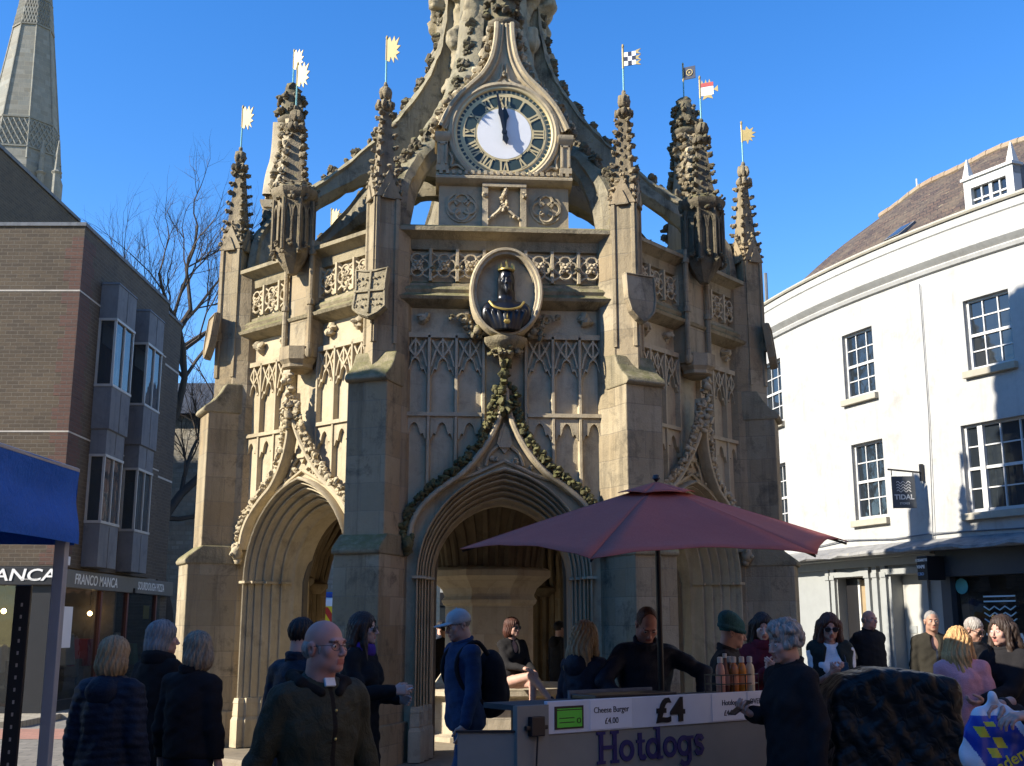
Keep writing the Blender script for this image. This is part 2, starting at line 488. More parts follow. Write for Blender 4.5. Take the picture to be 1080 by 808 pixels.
def flower(mb,x,y,z,r):
    for k in range(6):
        a=k*PI/3; mb.blob((x+r*.62*math.cos(a),y-r*.15,z+r*.62*math.sin(a)),(r*.42,r*.45,r*.42),rng,.2,6,4)
    mb.blob((x,y-r*.4,z),r*.36,rng,.15,6,4)
def leafblob(mb,c,r,n=4,dirv=(0,-1,0)):
    for k in range(n):
        mb.blob((c[0]+rng.uniform(-.6,.6)*r,c[1]+rng.uniform(-.5,.3)*r,c[2]+rng.uniform(-.6,.6)*r),(r*rng.uniform(.4,.7),r*rng.uniform(.4,.7),r*rng.uniform(.35,.65)),rng,.35,6,4)
def cusp_plate(mb,xc,w,zs,h,ztop,y0,y1,rim=None):
    """plate with a cusped arch head cut out of it"""
    N=22; pts=[]
    for i in range(N+1):
        q=-1+2*i/N; a=abs(q)
        z=zs+h*(1-a**1.5)-h*.33*math.exp(-((a-.52)/.13)**2)-h*.1*math.exp(-((a-.88)/.08)**2)
        pts.append((xc+w*q,z))
    for (xa,za),(xb,zb) in zip(pts[:-1],pts[1:]):
        ta,tb=(ztop,ztop) if rim is None else (za+rim,zb+rim)
        mb.add([(xa,y1,za),(xb,y1,zb),(xb,y1,tb),(xa,y1,ta),(xa,y0,za),(xb,y0,zb),(xb,y0,tb),(xa,y0,ta)],[(0,1,2,3),(4,5,1,0),(3,2,6,7)])
    return max(p[1] for p in pts)

def quatre(mb,xc,zc,r,y,tr=.016,boss=True):
    for k in range(4):
        a=k*PI/2
        cx,cz=xc+r*.52*math.cos(a),zc+r*.52*math.sin(a)
        mb.tube([(cx+r*.5*math.cos(a+t),y,cz+r*.5*math.sin(a+t)) for t in [R(-140+280*i/10) for i in range(11)]],tr,5)

def arcade(center):
    mb=MB()
    top=6.12; hw0,ap0=AO(-.05)
    cur=arch_curve(hw0,ap0,SPR,.1)
    arc=[p for p in cur if p[1]>=SPR-1e-6]
    for (xa,za),(xb,zb) in zip(arc[:-1],arc[1:]): mb.quad((xa,FY,za),(xb,FY,zb),(xb,FY,top),(xa,FY,top))
    for s in(-1,1): mb.quad((s*hw0,FY,-.1),(s*1.5,FY,-.1),(s*1.5,FY,top),(s*hw0,FY,top))
    # tier side posts, mullions and rails
    xs=[-1.21,-.89,-.57,-.25,.25,.57,.89,1.21]
    for x in xs:
        z0=max(zhood(x)+.05,2.2) if abs(x)<1.1 else .7
        mb.extr([(x-.03,FY),(x-.014,MY),(x+.014,MY),(x+.03,FY)],'z',z0,4.9)
        mb.extr([(x-.03,FY),(x-.016,MY-.02),(x+.016,MY-.02),(x+.03,FY)],'z',5.56,5.96)
    for s in(-1,1):
        mb.extr([(s*1.30-.05,FY),(s*1.30-.05,-3.5),(s*1.30+.05,-3.5),(s*1.30+.2,FY)],'z',.7,6.1)
        mb.box(min(s*.27,s*1.21),max(s*.27,s*1.21),FY,MY-.01,3.93,3.975)
        mb.box(min(s*.27,s*1.21),max(s*.27,s*1.21),FY+.02,MY+.022,3.90,3.93)
    mb.box(-1.25,1.25,FY,MY,4.87,4.93)
    for s in(-1,1):
        for xc in(.41,.73,1.05):
            x=s*xc
            if zhood(x)<3.6: cusp_plate(mb,x,.135,3.66,.2,3.91,FY,MY+.02)
            za=cusp_plate(mb,x,.135,4.42,.2,4.88,FY,MY+.015,.028)
            mb.tube([(x,MY+.02,za),(x,MY+.02,4.87)],.015,4)
            for q in(-1,1):
                mb.tube(catmull([(x,MY+.022,za+.02),(x+q*.06,MY+.022,za+.1),(x+q*.125,MY+.022,4.84)],4),.016,4)
                mb.tube(catmull([(x+q*.135,MY+.022,4.52),(x+q*.10,MY+.022,4.66),(x+q*.05,MY+.022,4.78),(x,MY+.022,4.85)],4),.014,4)
            quatre(mb,x,5.755,.14,MY+.005,.015)
            for q in(-1,1):
                for zz in(5.60,5.91): mb.tube([(x+q*.14,MY+.01,zz),(x+q*.06,MY+.01,zz+(.05 if zz<5.7 else -.05))],.014,4)
    pl=MB()
    wall=mb.build('arcade_wall',[M_pan],cross)
    fl=MB()
    for s in(-1,1):
        for xc in(.41,.73,1.05): flower(fl,s*xc,MY+.015,5.755,.068)
        for xc in(.45,.97): leafblob(fl,(s*xc,FY-.02,5.12),.085,7)
    fl.build('carved_flower',M_pan,wall,smooth=50)
    # arch moulding
    prof=[(-.05,FY),(-.05,-3.49),(.0,-3.52),(.05,-3.51),(.07,-3.44),(.11,-3.40),(.14,-3.44),(.18,-3.45),(.2,-3.42),(.21,-3.36),(.26,-3.33),(.29,-3.37),(.34,-3.37),(.36,-3.33),(.37,-3.26),(.43,-3.23),(.46,-3.27),(.51,-3.26),(.53,-3.22),(.54,-3.15),(.6,-3.12),(.63,-3.16),(.68,-3.15),(.70,-3.10),(.71,-3.03),(.77,-3.0),(.8,-3.04),(.85,-3.03),(.87,-2.98),(.88,-2.91),(.94,-2.88),(1,-2.86),(1,-2.62)]
    am=MB(); rows=[]
    for s,y in prof:
        rows.append([(x,y,z) for x,z in arch_curve(*AO(s),SPR,.1)])
    n=len(rows[0]); vs=[p for r in rows for p in r]; fs=[]
    for i in range(len(rows)-1):
        for j in range(n-1): fs.append((i*n+j,i*n+j+1,(i+1)*n+j+1,(i+1)*n+j))
    am.add(vs,fs)
    for s in(-1,1):   # capital band and jamb bases
        for x0,x1,y0,y1 in((.93,1.04,-3.54,-3.42),(.89,.96,-3.45,-3.22),(.84,.92,-3.27,-3.02),(.79,.87,-3.08,-2.9)):
            a,b=sorted((s*x0,s*x1))
            am.taper(a-.012,b+.012,y0-.012,y1+.012,.1,.42,0.0); am.taper(a-.012,b+.012,y0-.012,y1+.012,.42,.47,.02)
            am.taper(a,b,y0,y1,.47,.62,.006); am.taper(a,b,y0,y1,.62,.68,.012)
            am.box(a-.004,b+.004,y0+.005,y1-.005,SPR-.03,SPR+.0)
    am.build('arch_moulding',M_pan,wall,smooth=28)
    # inner face
    iw=MB(); hw,ap=AO(1.0); arc=[p for p in arch_curve(hw,ap,SPR,.1) if p[1]>=SPR-1e-6]
    for (xa,za),(xb,zb) in zip(arc[:-1],arc[1:]): iw.quad((xa,-2.62,za),(xb,-2.62,zb),(xb,-2.62,3.9),(xa,-2.62,3.9))
    for s in(-1,1): iw.quad((s*hw,-2.62,-.1),(s*1.12,-2.62,-.1),(s*1.12,-2.62,3.9),(s*hw,-2.62,3.9))
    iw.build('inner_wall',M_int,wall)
    # hood mould
    hm=MB(); cr=MB()
    nod=(lambda z:0) if center else (lambda z:-.14*max(0,min(1,(z-3.2)/.9))**1.3)
    for s in(-1,1):
        path=[(p.x*s,MY-.02+nod(p.z),p.z) for p in HP]
        fr=[]
        for i,p in enumerate(path):
            a=Vector(path[max(0,i-1)]);b=Vector(path[min(len(path)-1,i+1)]); t=(b-a).normalized(); nrm=Vector((-t.z*s,0,t.x*s))
            if nrm.z*1+nrm.x*s<0: nrm=-nrm
            fr.append((p,nrm,Vector((0,-1,0))))
        hm.ribbon(fr,[(-.035,-.09),(-.035,.03),(-.02,.055),(.01,.06),(.03,.04),(.035,-.09)])
        for i,(p,nv,_) in enumerate(fr):
            if i>=len(fr)-2: continue
            q=Vector(fr[i+1][0])
            for k in range(2 if i<len(fr)-14 else 2):
                c=Vector(p).lerp(q,k/2+rng.uniform(0,.3))+nv*(.085+rng.uniform(-.02,.02))
                leafblob(cr,(c.x,c.y-.02,c.z),.062,3)
        # label stop: carved head
        lx=s*1.1
        cr.blob((lx,MY-.08,2.45),(.075,.085,.095),rng,.12,8,6); cr.blob((lx,MY-.15,2.43),(.03,.04,.03),rng,.2); cr.blob((lx+.05,MY-.1,2.52),(.03,.03,.05),rng,.2); cr.blob((lx-.05,MY-.1,2.52),(.03,.03,.05),rng,.2); cr.blob((lx,MY-.06,2.36),(.06,.05,.05),rng,.3)
    # spandrel tracery between arch and hood
    sp=MB()
    for s in(-1,1):
        sp.tube(catmull([(s*.52,FY-.03,3.2),(s*.33,FY-.03,3.27),(s*.2,FY-.03,3.33),(0,FY-.03,3.42)],4),.022,5)
        sp.tube(catmull([(s*.22,FY-.03,3.36),(s*.17,FY-.03,3.5),(s*.06,FY-.03,3.62),(0,FY-.03,3.86)],4),.02,5)
        leafblob(sp,(s*.12,FY-.03,3.42),.05,4); leafblob(sp,(s*.3,FY-.02,3.32),.04,3)
    sp.extr([(-.09,3.62),(0,3.5),(.09,3.62),(.05,3.78),(0,3.86),(-.05,3.78)],'y',FY-.045,FY)
    sp.extr([(-.06,3.57),(.06,3.57),(.09,3.62),(-.09,3.62)],'y',FY-.07,FY)
    dy=nod(4.0)
    for z in (3.98,4.1,4.22,4.34,4.46,4.56): leafblob(cr,(0,MY-.08+nod(z),z),.085,5)
    hm.build('hood_mould',M_pan,wall,smooth=35)
    sp.build('spandrel_tracery',M_pan,wall,smooth=35)
    cr.build('crocket_band',M_croc if center else M_pan,wall,smooth=60)
    # string course, sill and cornice
    sc=MB()
    sc.extr([(FY,5.24),(-3.47,5.26),(-3.58,5.31),(-3.60,5.345),(-3.56,5.365),(-3.52,5.40),(-3.54,5.44),(-3.515,5.475),(-3.47,5.5),(-3.47,5.53),(FY,5.57)],'x',-1.5,1.5)
    sc.build('string_course',M_moss,wall,smooth=25)
    co=MB()
    co.extr([(FY,5.95),(-3.45,5.96),(-3.46,6.08),(-3.50,6.1),(-3.56,6.14),(-3.60,6.15),(-3.60,6.2),(-3.42,6.28),(-3.0,6.28),(-3.0,5.95)],'x',-1.5,1.5)
    co.build('cornice',M_moss,wall,smooth=25)
    return wall
wall_c=arcade(True); wall_d=arcade(False)
for k in range(8):
    src=wall_c if k%2==0 else wall_d
    if k==0: pass
    elif k==1: wall_d.rotation_euler=(0,0,PI/4)
    else: dup(src,cross,k*PI/4)

# --- buttresses
def vane(mb,kind,z0):
    """mats: 0 verdigris rod,1 gold,2 navy,3 white,4 red"""
    mb.cur=0; mb.tube([(0,0,z0-.05),(0,0,z0+.34)],.011,6)
    mb.cur=1; zb=z0+.3
    mb.tube([(0,0,zb),(0,0,zb+.27)],.014,6); mb.blob((0,0,zb+.3),(.018,.018,.035),rng,0)
    if kind==0:   # ragged gilt banner
        pts=[(0,.02),(.05,.0),(.07,.05),(.12,-.02),(.125,.04),(.19,.0),(.15,.06),(.21,.08),(.16,.11),(.22,.15),(.16,.16),(.2,.24),(.14,.2),(.12,.26),(.08,.2),(.05,.26),(.0,.22)]
        mb.extr([(x*.85,zb-.03+z*1.3) for x,z in pts],'y',-.008,.008)
    elif kind==1:
        for i in range(4):
            for j in range(3):
                mb.cur=2 if (i+j)%2 else 3
                if i<3: mb.box(.014+i*.05,.014+(i+1)*.05,-.007,.007,zb+.03+j*.06,zb+.03+(j+1)*.06)
        mb.cur=1
        for z in(.05,.12,.2): mb.extr([(.164,zb+z-.02),(.23,zb+z-.035),(.19,zb+z),(.23,zb+z+.035),(.164,zb+z+.02)],'y',-.006,.006)
    elif kind==2:
        mb.cur=3; mb.box(.014,.18,-.007,.007,zb+.03,zb+.15)
        mb.cur=4; mb.box(.014,.18,-.007,.007,zb+.155,zb+.21)
        mb.cur=1
        for x in(.03,.08,.13): mb.extr([(x-.015,zb+.21),(x+.015,zb+.21),(x,zb+.26)],'y',-.006,.006)
        mb.extr([(.18,zb+.1),(.24,zb+.06),(.24,zb+.15)],'y',-.006,.006); mb.extr([(.05,zb+.03),(.15,zb+.03),(.17,zb-.03),(.1,zb+.0),(.03,zb-.03)],'y',-.006,.006)
    elif kind==3:
        mb.cur=2; mb.box(.014,.2,-.007,.007,zb+.03,zb+.24)
        mb.cur=1; mb.tube([(.107+.05*math.cos(t),-.011,zb+.135+.05*math.sin(t)) for t in [k*PI/5 for k in range(10)]],.009,4,closed=True)
        mb.blob((.107,-.01,zb+.135),(.02,.008,.02),rng,.1)
    else:
        pts=[(0,.02),(.06,.02),(.08,-.04),(.1,.03),(.15,.0),(.13,.06),(.19,.06),(.14,.1),(.2,.13),(.14,.15),(.17,.21),(.11,.18),(.07,.24),(.05,.18),(0,.2)]
        mb.extr([(x,zb+z) for x,z in pts],'y',-.008,.008)
    mb.cur=0
VM=[M_verd,M_palegold,M_navy,M_white,M_red]
def spirelet(mb,cx,cy,z0,z1,h0,h1,rot,ncr,cs):
    """square crocketed spirelet with finial, rotated"""
    c,s=math.cos(rot),math.sin(rot)
    def P(x,y,z): return (cx+x*c-y*s,cy+x*s+y*c,z)
    q=[(-1,-1),(1,-1),(1,1),(-1,1)]
    vs=[P(a*h0,b*h0,z0) for a,b in q]+[P(a*h1,b*h1,z1) for a,b in q]
    mb.add(vs,[(0,1,5,4),(1,2,6,5),(2,3,7,6),(3,0,4,7),(4,5,6,7)])
    for a,b in q:
        for i in range(ncr):
            t=(i+.2+rng.uniform(0,.3)+(.25 if a*b>0 else 0))/ncr; h=h0+(h1-h0)*t; q_=cs*rng.uniform(.85,1.15)
            x,y,z=P(a*(h+cs*.2),b*(h+cs*.2),z0+(z1-z0)*t)
            mb.blob((x,y,z),(q_*.66,q_*.66,q_*.52),rng,.4,7,4)
            x,y,z=P(a*(h+cs*.55),b*(h+cs*.55),z0+(z1-z0)*t+cs*.22)
            mb.blob((x,y,z),(q_*.42,q_*.42,q_*.36),rng,.4,6,4)
            if rng.random()<.7:
                x,y,z=P(a*(h+cs*.05),b*h*.3,z0+(z1-z0)*(t+.3/ncr)); mb.blob((x,y,z),(q_*.3,q_*.3,q_*.4),rng,.4,6,4)
def finial(mb,cx,cy,z,r):
    mb.lathe([(r*.42,0),(r*.8,.04),(r*.8,.065),(r*.45,.09)],8,(cx,cy,z))
    for k in range(8):
        a=k*PI/4+.2; mb.blob((cx+r*.82*math.cos(a),cy+r*.82*math.sin(a),z+.08),(r*.36,r*.36,.055),rng,.3)
    for k in range(6):
        a=k*PI/3; mb.blob((cx+r*.42*math.cos(a),cy+r*.42*math.sin(a),z+.24),(r*.42,r*.42,.085),rng,.25)
    mb.blob((cx,cy,z+.23),(r*.55,r*.55,.13),rng,.15); mb.blob((cx,cy,z+.36),(r*.28,r*.28,.04),rng,.2)

VK=[0,1,4,0,0,3,0,0]
for k in range(8):
    a=PI/8+k*PI/4-PI/4          # -22.5, 22.5, 67.5 ...
    mb=MB()
    mb.extr([(-4.40,-.1),(-4.40,.42),(-4.31,.52),(-3.0,.52),(-3.0,-.1)],'x',-.32,.32)
    mb.box(-.275,.275,-4.29,-3.0,.5,2.36); mb.box(-.245,.245,-4.13,-3.0,2.4,4.3)
    mb.extr([(-.28,-3.0),(-.28,-3.66),(-.20,-3.84),(.20,-3.84),(.28,-3.66),(.28,-3.0)],'z',-.1,6.2)
    b=mb.build('buttress',M_ash,cross,rotz=a,bevel=.012)
    mb=MB(); hs=.142
    mb.M=Matrix.Translation((0,-3.82,0))@Matrix.Rotation(PI/4,4,'Z')
    mb.box(-hs,hs,-hs,hs,4.3,6.76)
    for q in range(4):
        mb.M=Matrix.Translation((0,-3.82,0))@Matrix.Rotation(PI/4+q*PI/2,4,'Z')
        for s in(-1,1): mb.extr([(s*(hs-.0)-.0,-hs),(s*hs-.0,-hs-.022),(s*(hs-.04),-hs-.022),(s*(hs-.052),-hs)],'z',4.75,6.55)
        mb.extr([(-hs-.02,6.52),(hs+.02,6.52),(0,6.86)],'y',-hs-.03,-hs+.06)
        mb.extr([(-.08,6.5),(.08,6.5),(.055,6.57),(0,6.69),(-.055,6.57)],'y',-hs-.05,-hs-.02)
        for t in(.2,.5,.8):
            for s in(-1,1): leafblob(mb,(s*(hs+.03)*(1-t)+s*.02,-hs-.01,6.54+.33*t),.036,3)
        leafblob(mb,(0,-hs-.01,6.9),.04,4)
    mb.M=Matrix()
    sh=mb.build('buttress_shaft',M_ash,b,smooth=35)
    c2_=MB()
    c2_.extr([(-4.32,2.31),(-4.335,2.35),(-4.30,2.40),(-4.12,2.54),(-3.6,2.54),(-3.6,2.31)],'x',-.29,.29)
    c2_.build('weathering_cap',M_moss,b,bevel=.015); cp=MB()
    cp.extr([(-4.16,4.25),(-4.20,4.28),(-4.18,4.33),(-4.06,4.42),(-3.98,4.52),(-3.92,4.64),(-3.5,4.66),(-3.5,4.25)],'x',-.26,.26)
    cp.build('weathering_cap',M_moss,b,bevel=.015)
    # shield
    s_=MB(); c0=[(-.21,.62),(-.06,.60),(.06,.60),(.21,.62),(.19,.4),(.21,.12),(.12,.05),(0,.0),(-.12,.05),(-.21,.12),(-.19,.4)] if k==0 else [(-.2,.62),(.2,.62),(.2,.3),(.16,.14),(.08,.05),(0,0),(-.08,.05),(-.16,.14),(-.2,.3)]
    s_.M=Matrix.Translation((0,-4.12,4.98))@Matrix.Rotation(R(-7),4,'X')
    s_.extr([(x,z) for x,z in c0],'y',-.05,.03)
    if k in(0,):
        s_.box(-.012,.012,-.075,-.04,.06,.58); s_.box(-.19,.19,-.075,-.04,.32,.345)
        for x in(-.1,.1):
            for z in(.15,.23,.41,.49):
                for d in(-.05,.0,.05): leafblob(s_,(x+d,-.05,z),.028,2)
    s_.tube([(x*.94,-.055,.02+z*.94) for x,z in c0],.016,4,closed=True)
    s_.M=Matrix.Translation((0,-4.0,5.3)); s_.box(-.05,.05,-.1,.2,-.06,.06)
    s_.build('shield',M_moss if k==0 else M_ash,b,bevel=.006)
    pn=MB(); spirelet(pn,0,-3.82,6.72,7.7,.118,.047,PI/4,7,.062)
    p=pn.build('pinnacle',M_spi,cross,smooth=45,rotz=a)
    f=MB(); finial(f,0,-3.84,7.66,.108); f.build('finial',M_spi,p,smooth=60)
    v=MB(); vane(v,VK[k],8.05); vo=v.build('weather_vane',VM,p); vo.location=(0,-3.84,0); vo.rotation_euler=(0,0,-a-.4)

# --- face turrets on the diagonal sides
VD=[0,2,0,0]
for k,az in enumerate((-45,45,135,-135)):
    mb=MB(); c=(0,-3.70,0)
    mb.lathe([(.10,0),(.2,.05),(.2,.09),(.24,.14),(.24,.3)],8,(0,-3.56,4.62),PI/8)
    mb.extr([(-.27,-3.4),(-.24,-3.56),(.24,-3.56),(.27,-3.4)],'z',4.8,6.3)
    for s in(-1,1):
        mb.tube([(s*.25,-3.6,4.8),(s*.25,-3.6,6.28)],.035,8); mb.lathe([(.05,0),(.05,.05),(.03,.08)],8,(s*.25,-3.6,5.45)); mb.lathe([(.05,0),(.05,.05),(.03,.08)],8,(s*.25,-3.6,6.1)); mb.lathe([(.03,0),(.055,.04),(.055,.1)],8,(s*.25,-3.6,4.78))
    t=mb.build('turret',M_ash,cross,smooth=35,rotz=R(az))
    mb=MB()
    mb.lathe([(.06,5.86),(.15,5.98),(.2,6.06),(.235,6.14),(.235,6.80),(.29,6.86),(.31,6.9),(.31,6.94),(.25,7.0),(.18,7.02)],8,(0,-3.72,0),PI/8)
    for q in range(8):
        w=q*PI/4; mb.M=Matrix.Translation((0,-3.72,0))@Matrix.Rotation(w,4,'Z')
        mb.box(-.115,-.085,-.262,-.22,6.12,6.8); mb.box(.085,.115,-.262,-.22,6.12,6.8); mb.box(-.012,.012,-.245,-.22,6.2,6.7)
        for x_ in(-.048,.048):
            mb.tube(catmull([(x_-.036,-.238,6.55),(x_-.03,-.24,6.64),(x_,-.24,6.72),(x_+.03,-.24,6.64),(x_+.036,-.238,6.55)],3),.012,4)
        leafblob(mb,(0,-.26,6.2),.045,5); leafblob(mb,(-.105,-.25,6.1),.045,4); leafblob(mb,(0,-.26,6.82),.05,4); leafblob(mb,(0,-.29,6.97),.032,3); leafblob(mb,(.1,-.27,6.98),.028,3)
    mb.M=Matrix()
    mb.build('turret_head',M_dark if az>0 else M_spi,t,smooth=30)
    mb=MB(); spirelet(mb,0,-3.74,6.98,7.75,.13,.055,PI/4,6,.066); finial(mb,0,-3.76,7.74,.115)
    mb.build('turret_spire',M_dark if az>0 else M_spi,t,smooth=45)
    v=MB(); vane(v,VD[k],8.12); vo=v.build('weather_vane',VM,t); vo.location=(0,-3.76,0); vo.rotation_euler=(0,0,-R(az)-.45)

# --- clock stages on the cardinal sides
def clock_stage():
    mb=MB(); yf=-3.24; yb=-2.9
    mb.box(-.80,.80,yf,yb,6.25,6.87)
    for s in(-1,1):
        quatre(mb,s*.52,6.58,.17,yf-.01,.022); mb.tube([(s*.52+.19*math.cos(t),yf-.008,6.58+.19*math.sin(t)) for t in [i*PI/9 for i in range(18)]],.014,4,closed=True)
        mb.box(min(s*.2,s*.27),max(s*.2,s*.27),yf-.08,yf+.01,6.27,6.84); leafblob(mb,(s*.235,yf-.09,6.72),.045,5)
        mb.tube(catmull([(0,yf-.05,6.62),(s*.09,yf-.06,6.5),(s*.19,yf-.05,6.42),(s*.21,yf-.05,6.34)],4),.02,5)
        for t in(.03,.08,.13,.18): leafblob(mb,(s*t,yf-.06,6.6-t*1.05),.03,3)
    for z in(6.56,6.62,6.68,6.74,6.79): leafblob(mb,(0,yf-.05,z),.05,4)
    mb.box(-.27,.27,yf-.09,yf+.01,6.83,6.87)
    mb.extr([(yb,6.86),(yf-.02,6.86),(yf-.07,6.88),(yf-.12,6.92),(yf-.12,6.95),(yf-.05,6.99),(yf-.05,7.03),(yb,7.03)],'x',-.84,.84)
    for i in range(21): mb.box(-.8+i*.078,-.8+i*.078+.04,yf-.09,yf-.04,6.985,7.035)
    # stage body with ogee gable
    prof=[(.82,7.03),(.82,7.5),(.80,7.62),(.74,7.76),(.66,7.91),(.55,8.06),(.42,8.2),(.30,8.32),(.22,8.44),(.16,8.58),(.125,8.74),(.105,8.92),(.10,9.06)]
    pr=catmull([(x,0,z) for x,z in prof[2:]],3); pr=[(p.x,p.z) for p in pr]
    poly=[(.70,7.03),(.70,7.5)]+[(x-.05,z) for x,z in pr]
    poly=poly+[(-x,z) for x,z in poly[::-1]]
    mb.extr(poly,'y',yf,yb)
    st=mb.build('clock_stage',M_pan,cross,smooth=30)
    g=MB()
    for s in(-1,1):
        fr=[]
        pts=[(x*s,yf,z) for x,z in pr]
        for i,p in enumerate(pts):
            t=(Vector(pts[min(i+1,len(pts)-1)])-Vector(pts[max(i-1,0)])).normalized(); nv=Vector((t.z*s,0,-t.x*s))
            if nv.x*s<0: nv=-nv
            fr.append((p,nv,Vector((0,-1,0))))
        g.ribbon(fr,[(.0,-.34),(.02,-.34),(.03,.06),(.015,.09),(-.02,.09),(-.035,.05),(-.06,.045),(-.075,.06),(-.09,.05),(-.1,-.01)])
        # pilaster
        a,b=sorted((s*.70,s*.83))
        g.box(a,b,yf-.06,yb,7.03,7.42); g.extr([(yb,7.42),(yf-.06,7.42),(yf-.1,7.46),(yf-.11,7.5),(yf-.11,7.53),(yb,7.53)],'x',a-.03,b+.03)
        g.box(a-.01,b+.01,yf-.08,yb,7.03,7.1)
        xm=(a+b)/2; g.box(a+.012,a+.032,yf-.075,yf-.05,7.12,7.4); g.box(b-.032,b-.012,yf-.075,yf-.05,7.12,7.4); g.box(a+.012,b-.012,yf-.075,yf-.05,7.38,7.4)
        for i in range(2,len(pr),3):
            x,z=pr[i]; leafblob(g,(s*(x+.05),-3.06,z+.02),.11,8)
    g.tube([(.66*math.cos(t),yf-.03,7.555+.66*math.sin(t)) for t in [i*PI/24 for i in range(48)]],.045,7,closed=True)
    for s in(-1,1):
        g.tube(catmull([(s*.66,yf-.03,7.1),(s*.58,yf-.03,7.12),(s*.5,yf-.03,7.06)],4),.02,5); g.tube(catmull([(s*.66,yf-.03,7.1),(s*.64,yf-.03,7.2),(s*.67,yf-.03,7.28)],4),.02,5)
        g.tube(catmull([(s*.2,yf-.02,8.2),(s*.06,yf-.02,8.3),(s*.02,yf-.02,8.5)],4),.018,5)
    leafblob(g,(0,yf-.03,8.36),.04,4); g.extr([(-.08,8.2),(.08,8.2),(0,8.29)],'y',yf-.04,yf)
    g.build('gable_moulding',M_pan,st,smooth=35)
    gc=MB()
    for s in(-1,1):
        for i in range(1,len(pr),3):
            x,z=pr[i]; leafblob(gc,(s*(x+.07),-2.98,z+.02),.10,7); leafblob(gc,(s*(x+.02),-2.88,z+.0),.09,5); leafblob(gc,(s*(x+.055),-3.17,z+.01),.085,6)
    gc.build('gable_crocket',M_spi,st,smooth=60)
    f=MB()
    f.lathe([(.12,9.02),(.2,9.08),(.22,9.12),(.22,9.15),(.15,9.2),(.18,9.5),(.1,9.66)],8,(0,-3.07,0),PI/8)
    for q in range(8):
        w=q*PI/4+.1; leafblob(f,(.2*math.cos(w),-3.07+.2*math.sin(w),9.27),.075,5); leafblob(f,(.2*math.cos(w+.4),-3.07+.2*math.sin(w+.4),9.48),.07,5)
    f.blob((0,-3.07,9.66),(.14,.14,.1),rng,.2)
    f.build('gable_finial',M_dark,st,smooth=60)
    # dial
    d=MB(); zc=7.555; y=yf-.022
    def disc(r0,r1,y,n=64,a0=0,a1=2*PI):
        vs=[];fs=[]
        for i in range(n+1):
            t=a0+(a1-a0)*i/n
            vs+=[(r0*math.sin(t),y,zc+r0*math.cos(t)),(r1*math.sin(t),y,zc+r1*math.cos(t)),(r1*math.sin(t),y+.02,zc+r1*math.cos(t))]
        for i in range(n):
            a=i*3; fs+=[(a,a+1,a+4,a+3),(a+1,a+2,a+5,a+4)]
        d.add(vs,fs)
    d.cur=0; disc(.0,.62,y-.004)          # gilt ground
    d.cur=1; disc(.35,.505,y-.008)        # green band
    for i in range(60):
        t=2*PI*i/60; d.M=Matrix.Translation((0,0,zc))@Matrix.Rotation(t,4,'Y')
        d.cur=1; d.box(-.0185,.0185,y-.008,y,.548,.585)
    d.M=Matrix()
    d.cur=0; disc(.50,.525,y-.014); disc(.335,.36,y-.014)
    NUM=['XII','I','II','III','IV','V','VI','VII','VIII','IX','X','XI']
    for i,nm in enumerate(NUM):
        t=2*PI*i/12
        wid={'I':.042,'V':.08,'X':.085}; tw=sum(wid[c] for c in nm); x=-tw/2
        d.M=Matrix.Translation((0,0,zc))@Matrix.Rotation(t,4,'Y')
        z0,z1=.36,.502
        def bar(xa,za,xb,zb,w): d.add([(xa-w,y-.016,za),(xa+w,y-.016,za),(xb+w,y-.016,zb),(xb-w,y-.016,zb)],[(0,1,2,3)]); 
        d.cur=0
        for c in nm:
            cx=x+wid[c]/2
            if c=='I': bar(cx,z0,cx,z1,.012)
            elif c=='V': bar(cx-.028,z1,cx,z0,.012); bar(cx+.028,z1,cx,z0,.007)
            else: bar(cx-.03,z1,cx+.03,z0,.012); bar(cx+.03,z1,cx-.03,z0,.007)
            x+=wid[c]
        bar(-tw/2-.004,z0,tw/2+.004,z0,.0); d.box(-tw/2,tw/2,y-.017,y-.01,z0,z0+.012); d.box(-tw/2,tw/2,y-.017,y-.01,z1-.012,z1)
    d.M=Matrix()
    d.cur=2; disc(0,.338,y-.016)
    d.build('dial',[M_dialgold,M_green,M_white],st)
    rim=MB(); rim.tube([(.615*math.cos(t),y-.01,zc+.615*math.sin(t)) for t in [i*PI/32 for i in range(64)]],.028,8,closed=True); rim.build('dial_rim',M_dialgold,st,smooth=60)
    yh=yf-.095
    for nm,ang,L,sp_ in(('minute_hand',-10,.52,.3),('hour_hand',1,.36,.2)):
        h=MB(); h.M=Matrix.Translation((0,0,zc))@Matrix.Rotation(R(ang),4,'Y')
        yy=yh if nm[0]=='m' else yh+.03
        o=[(-.012,L),(-.02,L*.62),(-.034,L*.5),(-.022,L*.38),(-.018,.04),(-.035,0),(-.022,-.05),(-.036,-.1),(0,-.17),(.036,-.1),(.022,-.05),(.035,0),(.018,.04),(.022,L*.38),(.034,L*.5),(.02,L*.62),(.012,L)] if nm[0]=='m' else [(0,L),(-.03,L*.8),(-.055,L*.62),(-.03,L*.5),(-.02,.04),(-.02,-.1),(.02,-.1),(.02,.04),(.03,L*.5),(.055,L*.62),(.03,L*.8)]
        h.extr(o,'y',yy,yy+.02); h.build(nm,M_black,st)
    h=MB(); h.tube([(0,yf,zc),(0,yh-.01,zc)],.025,10); h.build('hand_spindle',M_black,st)
    return st
st=clock_stage()
for k in(1,2,3): dup(st,cross,k*PI/2)
# weathervanes over the side clocks
for az,kk in((-90,0),(90,3)):
    v=MB(); vane(v,kk,9.72); vo=v.build('weather_vane',VM,cross); a=R(az); vo.location=(3.07*math.sin(a),-3.07*math.cos(a),0); vo.rotation_euler=(0,0,-.5)

